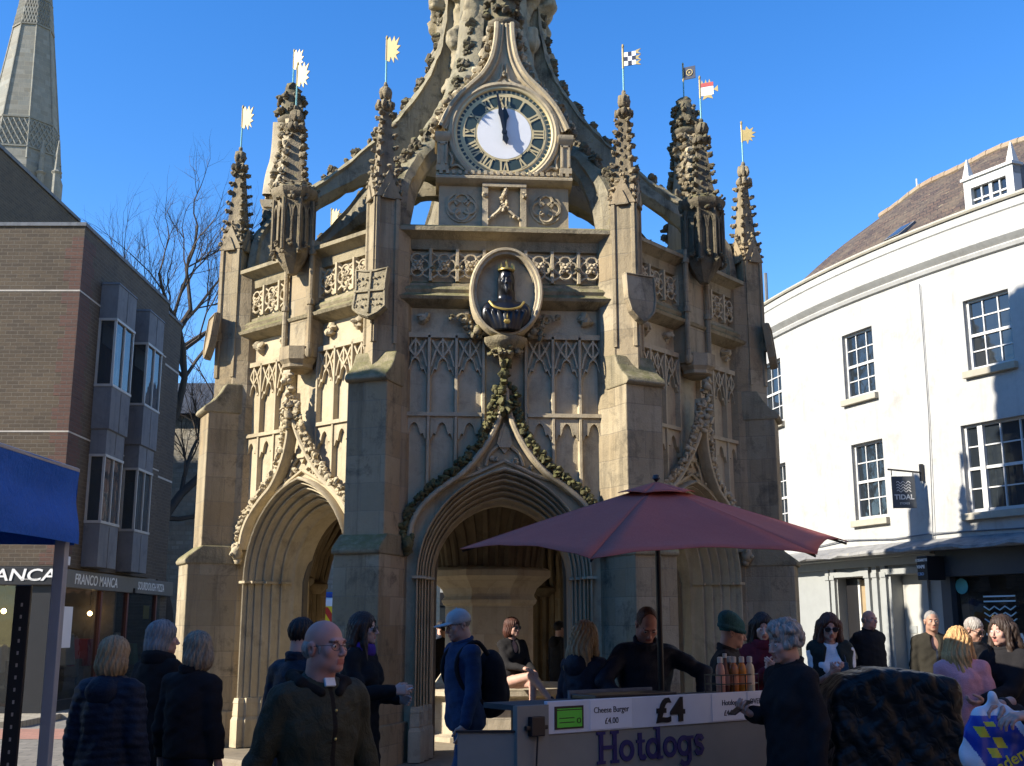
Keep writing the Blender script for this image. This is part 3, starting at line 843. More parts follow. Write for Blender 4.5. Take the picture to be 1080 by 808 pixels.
# --- oval niche with bust (front only)
mb=MB(); zc=5.37; y0=-3.6
def oval(rx,rz,y,n=48): return [(rx*math.cos(2*PI*i/n),y,zc+rz*math.sin(2*PI*i/n)) for i in range(n)]
fr=[]
for i in range(49):
    t=2*PI*i/48; p=Vector((.36*math.cos(t),y0,zc+.475*math.sin(t))); nv=Vector((math.cos(t)/.36,0,math.sin(t)/.475)).normalized(); fr.append((p,nv,Vector((0,-1,0))))
mb.ribbon(fr,[(.07,-.2),(.075,.1),(.055,.15),(.03,.15),(.015,.12),(-.01,.12),(-.02,.06),(-.02,-.05)])
mb.add([(0,-3.615,zc)]+oval(.37,.49,-3.61),[(0,1+i,1+(i+1)%48) for i in range(48)])
nich=mb.build('bust_niche',M_pan,cross,smooth=35)
mb=MB()
mb.lathe([(.04,0),(.07,.05),(.09,.14),(.16,.2),(.24,.26),(.27,.3),(.27,.34),(.2,.36)],8,(0,-3.52,4.5),PI/8)
for q in range(6):
    w=PI+PI*q/5; leafblob(mb,(.16*math.cos(w),-3.52+.16*math.sin(w),4.68),.06,5)
for s in(-1,1):
    for d,z in((.3,4.9),(.38,4.93),(.44,5.0),(.33,5.0),(.42,4.88)): leafblob(mb,(s*d,-3.55,z),.06,4)
    sp=[(s*(.5+.075*math.cos(t)*(1-t/9)),-3.52,5.08+.075*math.sin(t)*(1-t/9)) for t in [i*.4 for i in range(18)]]; mb.tube(sp,.018,5)
    mb.blob((s*.33,-3.58,4.93),(.055,.05,.055),rng,.05,8,6)
    for x,z in ((.62,5.12),(.55,5.72),(.86,5.72)): leafblob(mb,(s*x,-3.47,z),.05,4)
mb.build('bust_corbel',M_moss,nich,smooth=55)
F=Field((-.36,-.3,-.5),(.36,.3,.35),.0075)
T=np.eye(4); sc=1.0
head_field(F,T)
F.ell((0,.03,-.02),(.095,.09,.12),.03); F.ell((0,.04,-.12),(.10,.07,.1),.03); F.ell((0,-.085,-.10),(.016,.02,.045),.01)
F.ell((0,.02,-.33),(.25,.15,.16),.05); F.ell((0,-.05,-.38),(.17,.13,.14),.05); F.ell((-.19,0,-.32),(.1,.1,.12),.04); F.ell((.19,0,-.32),(.1,.1,.12),.04)
for i in range(7): F.cap((-.22+i*.07,-.1-.03*(3-abs(i-3)),-.30),(-.1+i*.035,-.11-.02*(3-abs(i-3)),-.48),.022,.03,.02)
F.plane((0,0,-1),.47); F.plane((0,1,0),.1)
V,Q=F.mesh(); s_=1.12
V=V*np.array([s_*.92,s_*.75,s_*1.2])+np.array([0,-3.69,zc+.15])
bust=sdfobj('crowned_bust',[(V,Q,None)],[M_bronze],nich)
mb=MB(); hz=zc+.15; by=-3.69
mb.tube([(.082*math.cos(t),by+.01+.085*math.sin(t),hz+.12) for t in [i*PI/10 for i in range(20)]],.017,6,closed=True)
for k in range(8):
    t=k*PI/4; mb.extr([(.085*math.cos(t)-.02,hz+.12),(.085*math.cos(t)+.02,hz+.12),(.09*math.cos(t),hz+.2)],'y',by+.01+.085*math.sin(t)-.008,by+.01+.085*math.sin(t)+.008)
mb.blob((0,by,hz+.215),(.02,.02,.04),rng,.1)
mb.tube(catmull([(-.20,by-.10,hz-.29),(-.14,by-.15,hz-.37),(0,by-.19,hz-.41),(.14,by-.15,hz-.37),(.20,by-.10,hz-.29)],6),.015,6)
mb.blob((0,by-.16,hz-.545),(.042,.03,.034),rng,.1); mb.blob((0,by-.17,hz-.48),(.010,.012,.035),rng,.1)
mb.build('gilt_crown_and_chain',plain('dull_gilding',(.5,.36,.1),.4,.6,.3),nich,smooth=40)

# --- flying ribs, lantern, vault, column
rb=MB()
topc=[(3.72,5.95),(3.62,6.75),(3.3,7.2),(2.95,7.55),(2.5,7.92),(2.04,8.4),(1.68,8.82),(1.38,9.25),(1.1,9.75),(.93,10.3),(.85,10.9),(.84,11.6)]
botc=[(3.40,5.85),(3.30,6.4),(3.14,6.78),(2.92,7.1),(2.62,7.4),(2.26,7.68),(1.88,7.88),(1.5,8.02),(1.1,8.1),(.7,8.12),(.6,9.0),(.6,11.6)]
tp=catmull([(r,0,z) for r,z in topc],4); bt=catmull([(r,0,z) for r,z in botc],4)
vs=[];fs=[];n=len(tp)
for a,b in zip(tp,bt):
    d=(a-b).normalized()
    w=.17
    J=lambda:Vector((rng.uniform(-.012,.012),0,rng.uniform(-.018,.018)))
    for p,ww in((a+J(),.13),(a-d*.08+J(),.20),(a-d*.15+J(),.16),(b+d*.16+J(),.20),(b+J(),.12)):
        vs+=[(-ww,-p.x,p.z)]
    for p,ww in((b+J(),.12),(b+d*.16+J(),.20),(a-d*.15+J(),.16),(a-d*.08+J(),.20),(a+J(),.13)):
        vs+=[(ww,-p.x,p.z)]
for i in range(n-1):
    for j in range(10): fs.append((i*10+j,i*10+(j+1)%10,(i+1)*10+(j+1)%10,(i+1)*10+j))
rb.add(vs,fs)
M_rib=stone('weathered_rib_stone',(.36,.31,.21),(.24,.20,.13),(.04,.036,.028),1.0,None,.35,1.0,.5)
rib=rb.build('flying_rib',M_rib,cross,smooth=35,rotz=PI/8)
ck=MB()
for i in range(4,n-1,3):
    p=tp[i]; dn=(tp[i]-bt[i]).normalized(); c=(0,-p.x-dn.x*.0,p.z+dn.z*.0)
    leafblob(ck,c,.10,10); ck.blob((0,c[1]-.04,c[2]+.01),(.06,.07,.05),rng,.4)
    q=tp[i-1]; leafblob(ck,(0,-q.x,q.z-.02),.07,6)
ck.build('rib_crocket',M_dark,rib,smooth=50)
for k in range(1,8): dup(rib,cross,PI/8+k*PI/4)
F=Field((-1.3,-1.3,7.9),(1.3,1.3,13.6),.035)
F.cap((0,0,8.5),(0,0,13.0),.72,.6,.05); F.ell((0,0,8.5),(.85,.85,.5),.2)
for k in range(8):
    a=k*PI/4; x,y=math.sin(a),-math.cos(a)
    F.cap((x*.66,y*.66,8.9),(x*.62,y*.62,11.9),.17,.15,.08); 
    for z in (9.5,10.3,11.1,11.6): F.ell((x*.82,y*.82,z),(.16,.16,.2),.08)
    a+=PI/8; x,y=math.sin(a),-math.cos(a); F.cap((x*.8,y*.8,9.0),(x*.76,y*.76,12.3),.13,.13,.05); F.cap((x*.85,y*.85,10.9),(x*.95,y*.95,11.0),.1,.13,.05)
F.wob(.03,9,3,7); F.wob(.022,24,4,8); F.wob(.012,55,5,8)
sdfobj('lantern',[F.mesh()+(None,)],[M_core],cross)
mb=MB(); mb.lathe([(3.3,3.9),(3.3,5.9),(.5,6.35)],8,(0,0,0),PI/8); mb.build('roof',M_dark,cross)
mb=MB()
vp=[(.72,2.3),(.74,2.5),(.82,2.8),(1.05,3.15),(1.45,3.42),(2.0,3.6),(2.6,3.68),(2.95,3.7)]
vq=catmull([(r,0,z) for r,z in vp],3); mb.lathe([(p.x,p.z) for p in vq],48)
for k in range(32):
    a=2*PI*(k+.5)/32; mb.tube([(p.x*math.sin(a)*.985,-p.x*math.cos(a)*.985,p.z-.02) for p in vq],.05 if k%2 else .035,5)
for k in range(8):   # wall shafts and their half fans
    a=PI/8+k*PI/4
    for da in(-.10,-.05,0,.05,.10):
        x,y=math.sin(a+da),-math.cos(a+da); r0=2.80
        mb.tube([(x*r0,y*r0,-.05),(x*r0,y*r0,2.1),(x*(r0-.12),y*(r0-.12),2.6),(math.sin(a+da*2.2)*(r0-.45),-math.cos(a+da*2.2)*(r0-.45),3.15),(math.sin(a+da*3.5)*(r0-.95),-math.cos(a+da*3.5)*(r0-.95),3.5)],.055,6)
    mb.lathe([(.1,2.02),(.2,2.1),(.2,2.16),(.12,2.2)],8,(2.78*math.sin(a),-2.78*math.cos(a),0))
mb.build('vault',stone('shaded_vault_stone',(.20,.155,.095),(.14,.105,.065),(.04,.035,.025),.5,None,0,.4),cross,smooth=50)  # darker copy of the interior stone, shade put into its colour
mb=MB()
mb.lathe([(1.0,.0),(1.0,.72),(.98,.74),(.8,.78),(.74,.86),(.70,.92),(.66,1.0),(.66,1.82),(.70,1.85),(.72,1.9),(.68,1.95),(.68,1.98),(.72,2.06),(.84,2.16),(.92,2.22),(.92,2.3),(.88,2.33),(.74,2.36)],8,(0,0,0),PI/8)
M_col=stone('lit_column_stone',(.58,.51,.39),(.49,.42,.30),(.12,.10,.07),.4,(.6,.36,.005),0,.35)  # brighter copy of the interior stone, ambient light put into its colour
col=mb.build('central_column',M_col,cross,smooth=20)
mb=MB(); mb.lathe([(1.45,.0),(1.45,.15),(1.3,.18),(1.3,.62),(1.45,.66),(1.45,.74),(.9,.74)],8,(0,0,0),PI/8); mb.build('stone_bench',M_col,col)
mb=MB(); mb.lathe([(4.62,G-.05),(4.62,.06),(4.58,.09),(.2,.09)],8,(0,0,0),PI/8); mb.build('plinth_step',stone('step_stone',(.33,.28,.2),(.28,.23,.16),(.1,.09,.07),.4,(.6,.4)),cross)
# ------------------------------------------------------------------ ground
m=NT('paving'); v=m.co(False)
br=m.n('ShaderNodeTexBrick',{'offset':.5},Vector=v,Color1=(.19,.17,.14),Color2=(.27,.24,.195),Mortar=(.05,.047,.042),Scale=1.0,Mortar_Size=.008,Mortar_Smooth=.2,Brick_Width=.4,Row_Height=.2)
n1=m.noise(v,.5,6,.7); n2=m.noise(v,30,4,.6)
c=m.mix(m.ramp(n1.outputs[0],.35,.7,0,.55),br.outputs['Color'],(.10,.09,.075))
m.b(Base_Color=c,Roughness=.85,Normal=m.bump(m.math('MULTIPLY',br.outputs['Fac'],-1.0),.5,.01,m.bump(n2.outputs[0],.3,.01)))
M_pave=m.m
mb=MB(); mb.quad((-500,-60,G),(500,-60,G),(500,700,G),(-500,700,G)); tag(mb.build('ground',M_pave),kind='structure')
M_pink=brick('pink_paving',(.36,.17,.12),(.30,.13,.095),(.2,.12,.09),.2,.1,.3)
m=NT('pink_setts'); v=m.co(False)
br=m.n('ShaderNodeTexBrick',Vector=v,Color1=(.42,.2,.14),Color2=(.33,.15,.1),Mortar=(.2,.13,.1),Scale=1.0,Mortar_Size=.006,Brick_Width=.2,Row_Height=.1)
m.b(Base_Color=m.mix(m.ramp(m.noise(v,1.2,5).outputs[0],.35,.7,0,.4),br.outputs['Color'],(.22,.12,.09)),Roughness=.85)
mb=MB(); mb.quad((-30,17.3,G+.004),(-4.5,17.3,G+.004),(-4.5,19.0,G+.004),(-30,19.0,G+.004)); tag(mb.build('pink_paved_path',m.m),kind='structure')
m=NT('pale_setts'); v=m.co(False)
br=m.n('ShaderNodeTexBrick',Vector=v,Color1=(.40,.35,.26),Color2=(.30,.26,.19),Mortar=(.14,.12,.09),Scale=1.0,Mortar_Size=.008,Brick_Width=.3,Row_Height=.15)
m.b(Base_Color=m.mix(m.ramp(m.noise(v,1.2,5).outputs[0],.35,.7,0,.4),br.outputs['Color'],(.15,.13,.1)),Roughness=.85,Normal=m.bump(m.math('MULTIPLY',br.outputs['Fac'],-1.0),.5,.01))
mb=MB(); mb.box(-30,-8.0,19.2,20.96,G-.02,G+.10); mb.box(-8.28,-7.2,20.96,29,G-.02,G+.10); tag(mb.build('pavement',m.m,bevel=.01),kind='structure')
mb=MB(); mb.quad((5.0,14.5,G+.004),(12,14.5,G+.004),(12,26,G+.004),(5.0,26,G+.004)); tag(mb.build('paved_footway',m.m),kind='structure')

# ------------------------------------------------------------------ brick building on the left
M_brk=brick('dark_brown_brick',(.108,.077,.047),(.070,.051,.034),(.135,.11,.08),.225,.075,.45)
M_brr=brick('red_quoin_brick',(.125,.062,.043),(.095,.05,.036),(.1,.08,.065),.225,.075,.3)
M_lead=stone('lead_cladding',(.20,.205,.21),(.15,.155,.165),(.07,.075,.085),.6,None,0,.15)
M_frm=plain('grey_white_frame',(.42,.40,.36),.5,0,.15)
M_str=plain('pale_concrete_string',(.48,.43,.36),.8,0,.3)
M_gl=glassmat('window_glass',(.03,.04,.05),.22,.04,.15)
M_shopgl=glassmat('shop_glass',(.02,.022,.022),.42,.02,.06)
M_fas=plain('black_fascia',(.012,.011,.012),.45,0,.2)
M_fasg=plain('grey_fascia',(.13,.115,.095),.5,0,.2)
M_let=plain('white_lettering',(.75,.73,.68),.6,0,.05)
M_dkin=plain('dark_shop_interior',(.24,.20,.15),.9,0,.4)
M_lamp=plain('warm_lamp',(1,.62,.25),.5,0,0,emit=22.0)
M_paper=plain('white_paper',(.72,.72,.74),.7,0,.04)
M_rust=plain('red_brown_post',(.16,.05,.03),.6)
BX,BY=-8.3,21.0
bb=empty('brick_shop_building','dark brown brick building with lead clad bay windows above a restaurant front','building',(BX,BY,0))
mb=MB()
def wallquad(mb,y=None): pass
mb.box(-22,0,0,.3,2.62,9.15); mb.box(-.3,0,.3,5.55,2.62,9.15); mb.box(-.3,-.10,5.55,7.0,2.62,9.0); mb.box(-22,-.3,6.7,7.0,G,9.0); mb.box(-22,-21.7,.3,6.7,G,9.0)
mb.box(-22,-.3,.3,6.7,8.85,8.95)
mb.box(-.25,-.05,6.2,7.0,G,2.62)
bw=mb.build('wall',M_brk,bb)
mb=MB(); 
for i in range(int((9.1-2.64)/.225)):
    z=2.64+i*.225; q=.22 if i%2 else .34
    mb.box(-q,.004,-.004,.3,z,z+.222); mb.box(-.2,.0045,.3,.3+(.34 if i%2 else .22),z,z+.222)
mb.build('red_brick_quoin',M_brr,bb)
mb=MB()
for z in(7.83,5.09): mb.box(-22,.008,-.008,.0,z,z+.03); mb.box(.0,.008,.0,5.55,z,z+.03); mb.box(-.1,-.092,5.55,7.0,z-.1,z-.055)
mb.build('string_course',M_str,bb)
mb=MB(); mb.box(-22.03,.03,-.03,.33,9.15,9.22); mb.box(-.33,.03,.33,5.58,9.15,9.22); mb.box(-.33,-.07,5.58,7.0,9.0,9.06); mb.build('parapet_coping',M_lead,bb)
def bay(y0,y1,zs,p):
    zb,z1,z2,zt=zs
    mb=MB(); 
    mb.box(0,p,y0,y1,zb,z1); mb.box(0,p,y0,y1,z2,zt); mb.taper(0,p+.02,y0-.02,y1+.02,zt,zt+.05,.02); mb.box(-.2,.02,y0+.05,y1-.05,z1,z2)
    for t in(.5,): mb.box(p,p+.012,y0+(y1-y0)*t-.012,y0+(y1-y0)*t+.012,zb,z1-.05); mb.box(p,p+.012,y0+(y1-y0)*t-.012,y0+(y1-y0)*t+.012,z2+.05,zt)
    b=mb.build('bay_window',M_lead,bb,bevel=.012)
    f=MB(); w=.045
    for x,y in((p-w,y0),(p-w,y1-w),(.0,y0),(.0,y1-w)): f.box(x,x+w,y,y+w,z1,z2)
    f.box(p-.04,p-.0,(y0+y1)/2-.022,(y0+y1)/2+.022,z1+.05,z2-.05)
    for za,zb_ in((z1,z1+.05),(z2-.05,z2)): f.box(0,p+.015,y0-.015,y1+.015,za,zb_)
    f.build('window_frame',M_frm,b)
    g=MB(); g.quad((p-.03,y0+.02,z1+.05),(p-.03,y1-.02,z1+.05),(p-.03,y1-.02,z2-.05),(p-.03,y0+.02,z2-.05)); g.quad((.02,y0+.025,z1+.05),(p-.02,y0+.025,z1+.05),(p-.02,y0+.025,z2-.05),(.02,y0+.025,z2-.05))
    g.build('window_pane',M_gl,b)
    bl=MB(); bl.box(.06,.07,y0+.08,y1-.08,z2-.5,z2-.06) if zt>6 else bl.box(.05,p-.05,y0+.06,y0+.065,z2-.3,z2-.05); bl.build('blind',M_frm,b)
for y0,y1 in((1.1,2.2),(3.1,4.15)):
    bay(y0,y1,(5.35,6.2,7.6,8.3),.36); bay(y0+.03,y1-.03,(2.66,3.5,4.85,5.34),.32)
# shopfront
mb=MB(); mb.box(-22,.04,-.14,.05,2.27,2.6); fs=mb.build('front_fascia',M_fas,bb,bevel=.01)
text('front_lettering','FRANCO MANCA',.30,M_let,fs,(-1.55,-.15,2.44),bold=.004,shear=.15,sx=1.35)
text('small_lettering','SOURDOUGH PIZZA',.035,M_let,fs,(-.42,-.15,2.37))
mb=MB(); mb.box(-.05,.12,.06,6.9,2.24,2.57); fs2=mb.build('side_fascia',M_fasg,bb,bevel=.01)
text('side_lettering','FRANCO MANCA',.27,M_let,fs2,(.125,1.75,2.40),(PI/2,0,PI/2),bold=.003,shear=.1,sx=1.1)
text('side_small_lettering','SOURDOUGH PIZZA',.24,M_let,fs2,(.125,5.2,2.40),(PI/2,0,PI/2),bold=.002,shear=.1,sx=.85)
mb=MB(); mb.box(.1,.16,3.96,4.06,2.24,2.34); mb.build('fascia_lamp',M_fas,fs2)
mb=MB(); mb.box(-.57,-.05,-.05,.1,G,2.27); mb.box(-22,.02,-.06,.1,G,.14); mb.box(-.06,.05,.0,6.9,G,.22); mb.box(-3.3,-3.22,-.05,.06,.14,2.27)
mb.build('shopfront_frame',M_fas,bb)
for y in(2.3,3.9,5.9): 
    mb=MB(); mb.box(-.05,.045,y-.045,y+.045,.22,2.24); mb.build('shopfront_post',M_rust,bb)
mb=MB(); mb.quad((-22,0,.14),(-.57,0,.14),(-.57,0,2.27),(-22,0,2.27)); mb.quad((.0,.1,.22),(.0,6.3,.22),(.0,6.3,2.24),(.0,.1,2.24)); mb.build('shop_glass',M_shopgl,bb)
mb=MB(); mb.box(-22,-.1,3.5,3.6,G,2.62); mb.box(-22,-.1,.1,6.2,2.58,2.62); mb.box(-22,-.1,.1,6.2,G,.0)
for x,y in((-2,1.2),(-3.4,2),(-1.2,2.6),(-1,4.4)): mb.box(x-.4,x+.4,y-.3,y+.3,.68,.72); mb.box(x-.04,x+.04,y-.04,y+.04,G,.68); mb.box(x+.45,x+.8,y-.2,y+.2,.4,.45); mb.box(x+.76,x+.8,y-.2,y+.2,.45,.9)
mb.build('shop_interior',M_dkin,bb)
for x,y,z,s_,cc in((-.5,2.9,.85,.22,(.5,.04,.05)),(-.4,4.4,.9,.16,(.6,.5,.1)),(-.6,4.9,1.0,.2,(.55,.55,.5)),(-.5,1.7,.9,.25,(.5,.45,.38)),(-.35,5.4,.8,.18,(.1,.25,.1)),(-1.4,1.0,.8,.2,(.5,.48,.42))):
    mb=MB(); mb.taper(x-s_,x+s_,y-s_,y+s_,z-.1,z+s_*2,.05); mb.build('added_block',plain('added_block_colour',cc,.6),bb,bevel=.02)  # coloured blocks added behind the glass to brighten the shop windows
for x,y,z in((-1.25,.8,1.82),(-.35,1.2,1.75),(-3.0,1.4,1.75),(-.5,3.2,1.8)):
    mb=MB(); mb.blob((x,y,z),.05,rng,0,8,6); lo=mb.build('pendant_lamp',M_lamp,bb,smooth=60)
    mb=MB(); mb.tube([(x,y,z+.05),(x,y,2.55)],.006,4); mb.build('lamp_cord',M_black,lo)
mb=MB(); mb.box(-1.26,-.99,-.03,-.02,.98,1.42); mb.build('menu_poster',M_paper,bb)
mb=MB(); mb.box(.0,.012,.35,.9,1.15,1.9); mb.build('window_poster',M_paper,bb)
mb=MB(); mb.box(-.03,-.02,5.2,5.6,1.7,2.0); mb.build('yellow_window_sign',plain('yellow_sign',(.55,.42,.06),.6),bb)
mb=MB(); mb.box(.02,.13,.14,.28,2.64,2.8); mb.build('alarm_box',M_paper,bb,bevel=.01)
# taller brick block behind
tb=empty('tall_brick_block','taller plain brick block rising behind the bay window building on the left','building',(-13.5,25,0))
mb=MB(); mb.box(-16,0,0,8.6,G,13.85); mb.build('wall',M_brk,tb)
mb=MB(); mb.box(-16.05,.05,-.05,8.65,13.85,13.95); mb.build('coping',M_lead,tb)
# ------------------------------------------------------------------ shading houses left of the frame
M_shb=brick('red_brown_house_brick',(.22,.11,.07),(.16,.08,.055),(.2,.17,.14),.225,.075,.3)
M_tile=brick('clay_roof_tiles',(.17,.10,.07),(.11,.07,.052),(.05,.035,.03),.17,.14,.5,.9)
def offhouse(name,label,loc,rz,w,dep,h,mw,off=0):
    """terrace house: front faces local -y, width w, depth dep"""
    t=empty(name,label,'building',loc,rz)
    mb=MB(); mb.box(0,w,0,dep,G,h); 
    if off: mb.box(3.2,w,dep,dep+off,G,h)
    mb.build('wall',mw,t)
    mb=MB(); mb.box(-.1,w+.1,-.12,dep+.1,h,h+.12); mb.build('parapet',M_str,t)
    n=int(w/2.4)
    for i in range(n):
        for z in(3.6,6.6,9.0):
            if z+1.6<h:
                x=(i+.5)*w/n
                f=MB(); f.box(x-.55,x+.55,-.05,.02,z,z+1.5); f.box(x-.65,x+.65,-.1,.02,z-.1,z); f=f.build('window',M_white,t); g=MB()
                for a_ in(-.5,.03):
                    for b_ in(.05,.78): g.quad((x+a_,-.056,z+b_),(x+a_+.47,-.056,z+b_),(x+a_+.47,-.056,z+b_+.67),(x+a_,-.056,z+b_+.67))
                g.build('window_pane',M_gl,f)
    mb=MB(); mb.box(.2,w-.2,-.15,-.0,2.5,3.0); mb.build('shop_fascia',M_fas,t)
M_crm=stone('cream_stucco',(.62,.53,.38),(.56,.47,.33),(.3,.25,.18),.3,None,0,.1)
offhouse('brick_townhouse','brick town house standing left of the blue gazebo, out of the frame',(-12,-14,0),PI/2,22.65,2.0,10.5,M_shb)
offhouse('brick_townhouse','tall brick town house right of the camera, out of the frame',(9.5,11.5,0),-PI/2,16,8,11.5,M_shb)
offhouse('red_brick_house','red brick house right of the camera beside the cream one',(9.5,-4.6,0),-PI/2,12,8,10.5,M_shb)
offhouse('pale_stone_townhouse','pale stone town house facing the cross from behind the camera',(9,-17,0),PI,24,8,10.5,M_crm)
# ------------------------------------------------------------------ cathedral spire
M_cath=stone('cathedral_stone',(.30,.29,.25),(.25,.25,.22),(.12,.12,.11),.4,(1.6,.7,.03),0,.2)
sp=empty('cathedral_spire','tall grey stone cathedral spire behind the brick building','spire',(-69.0,150,0))
mb=MB(); mb.lathe([(5.7,50),(5.7,63),(5.35,64),(.25,105),(.1,106)],8,(0,0,0),PI/8+.15); mb.lathe([(6.2,20),(6.2,58)],8,(0,0,0),PI/8+.15); mb.build('spire_shaft',M_cath,sp)
def sr(z): return 5.35+(z-64)*(.25-5.35)/41
mb=MB()
for k in range(8):
    a=PI/8+.15+k*PI/4
    mb.tube([(sr(z)*math.cos(a),sr(z)*math.sin(a),z) for z in (64,75,86,97,104)],[.16,.15,.13,.1,.06],5)
mb.build('spire_rib',M_cath,sp)
mb=MB()
for z0 in(66.0,85.5):
    for k in range(8):
        a=PI/8+.15+k*PI/4; b=a+PI/4
        def pt(t,z):
            r=sr(z)+.06; return (r*(math.cos(a)*(1-t)+math.cos(b)*t),r*(math.sin(a)*(1-t)+math.sin(b)*t),z)
        for i in range(5):
            t=i/5
            for j in range(3):
                z=z0+j*1.35
                mb.tube([pt(t,z),pt(t+.2,z+1.35)],.11,4); mb.tube([pt(t+.2,z),pt(t,z+1.35)],.11,4)
        mb.tube([pt(0,z0-.2),pt(1,z0-.2)],.16,4); mb.tube([pt(0,z0+4.3),pt(1,z0+4.3)],.16,4)
mb.build('lozenge_band',M_cath,sp)
mb=MB()
for x in(4.4,6.6): mb.lathe([(.5,50),(.5,62),(.75,62.3),(.4,62.6),(.28,64.5),(.35,64.8),(.1,67)],8,(x,-3.5,0))
mb.build('corner_pinnacle',M_cath,sp)
# ------------------------------------------------------------------ white curved building on the right
M_ren=stone('white_render',(.455,.445,.415),(.40,.39,.36),(.25,.235,.205),.5,None,0,.15)
M_wfr=plain('white_window_frame',(.52,.51,.48),.5,0,.05)
M_sill=stone('stained_sill',(.42,.385,.31),(.36,.32,.24),(.25,.22,.17),.3,None,0,.2)
M_gley=plain('grey_door_paint',(.30,.305,.29),.5,0,.12)
M_slate=stone('slate_canopy',(.20,.195,.19),(.30,.29,.27),(.06,.06,.06),.6,None,0,.6,.3)
M_wgl=glassmat('sash_glass',(.02,.025,.03),.15,.02,.05)
m=NT('old_roof_tiles'); v=m.co(False)
br=m.n('ShaderNodeTexBrick',{'offset':.5},Vector=m.flatvec(v),Color1=(.105,.064,.042),Color2=(.055,.037,.03),Mortar=(.02,.016,.014),Scale=1.0,Mortar_Size=.014,Mortar_Smooth=.4,Brick_Width=.19,Row_Height=.13)
n1=m.noise(v,1.3,6,.75); n2=m.noise(v,7,4,.7); n3=m.noise(v,40,3)
c=m.mix(m.ramp(n1.outputs[0],.42,.62,0,.65),br.outputs['Color'],(.14,.105,.066))
c=m.mix(m.ramp(n2.outputs[0],.5,.7,0,.7),c,(.055,.04,.033)); c=m.mix(m.ramp(n2.outputs[0],.62,.70,0,.0),c,(.4,.34,.2))
c=m.mix(m.ramp(m.noise(v,11,3).outputs[0],.63,.7,0,.7),c,(.30,.24,.14))
m.b(Base_Color=c,Roughness=.9,Normal=m.bump(br.outputs['Fac'],-.9,.03,m.bump(n3.outputs[0],.4,.02)))
M_oldtile=m.m
wb=empty('white_rendered_building','white rendered building with curved sash windowed front and old tiled roof','building',(7.006,26.35,-.2015),R(-67.138)); wb.scale=(1.13,1.13,1.13)
bfun=lambda u:.3*(1-((u-2.4)/3.6)**2)
warp=lambda p:Vector((p[0],p[1]-bfun(p[0]),p[2]))
U0,U1=-5.5,11.0; UR=-1.0
WIN=[(-1.75,-.83,5.85,7.25),(1.5,2.4,5.85,7.15),(4.6,5.5,5.80,7.05),(7.6,8.5,5.8,7.05),(-1.75,-.83,3.5,4.96),(1.58,2.48,3.5,4.96),(4.34,6.1,3.4,4.9),(7.6,8.5,3.4,4.9)]
def facade(mb,u0,u1,z0,z1,holes,y=0.0,depth=.16,step=.35):
    us=sorted(set([u0,u1]+[h for w in holes for h in w[:2]]+[u0+i*step for i in range(int((u1-u0)/step)+1)]))
    zs=sorted(set([z0,z1]+[h for w in holes for h in w[2:4]]))
    for ua,ub in zip(us[:-1],us[1:]):
        if ub-ua<1e-6: continue
        for za,zb in zip(zs[:-1],zs[1:]):
            um,zm=(ua+ub)/2,(za+zb)/2
            if any(w[0]<um<w[1] and w[2]<zm<w[3] for w in holes): continue
            mb.quad((ua,y,za),(ub,y,za),(ub,y,zb),(ua,y,zb))
    for a,b,c,d in holes:
        mb.quad((a,y,c),(a,y+depth,c),(a,y+depth,d),(a,y,d)); mb.quad((b,y,c),(b,y,d),(b,y+depth,d),(b,y+depth,c))
        mb.quad((a,y,d),(a,y+depth,d),(b,y+depth,d),(b,y,d)); mb.quad((a,y,c),(b,y,c),(b,y+depth,c),(a,y+depth,c))
mb=MB(warp=warp)
facade(mb,U0,U1,2.95,8.55,WIN)
mb.box(U0,U1,.35,.6,G,8.55,40); mb.box(U0,U0+.01,0,.35,G,8.55); mb.box(U1-.01,U1,0,.35,G,8.55)
mb.box(U0,U1,6.4,6.6,G,8.5,30); mb.box(U0,U0+.2,.6,6.4,G,8.5); mb.box(U1-.2,U1,.6,6.4,G,8.5)
mb.build('wall',M_ren,wb)
mb=MB(warp=warp)
def strip(mb,prof,n=44,u0=U0,u1=U1):
    fr=[((u0+(u1-u0)*i/n,0,0),(0,-1,0),(0,0,1)) for i in range(n+1)]; mb.ribbon(fr,prof)
strip(mb,[(0,7.72),(.05,7.74),(.08,7.80),(.05,7.83),(.10,7.87),(.16,7.93),(.16,7.98),(0,8.03)])
strip(mb,[(0,8.4),(.025,8.42),(.025,8.56),(-.3,8.6)])
mb.build('cornice',M_ren,wb,smooth=30)
mb=MB(warp=warp); strip(mb,[(-.3,8.6),(.06,8.57),(.08,8.60),(.06,8.64),(-.3,8.67)]); mb.build('parapet_coping',M_sill,wb,smooth=30)
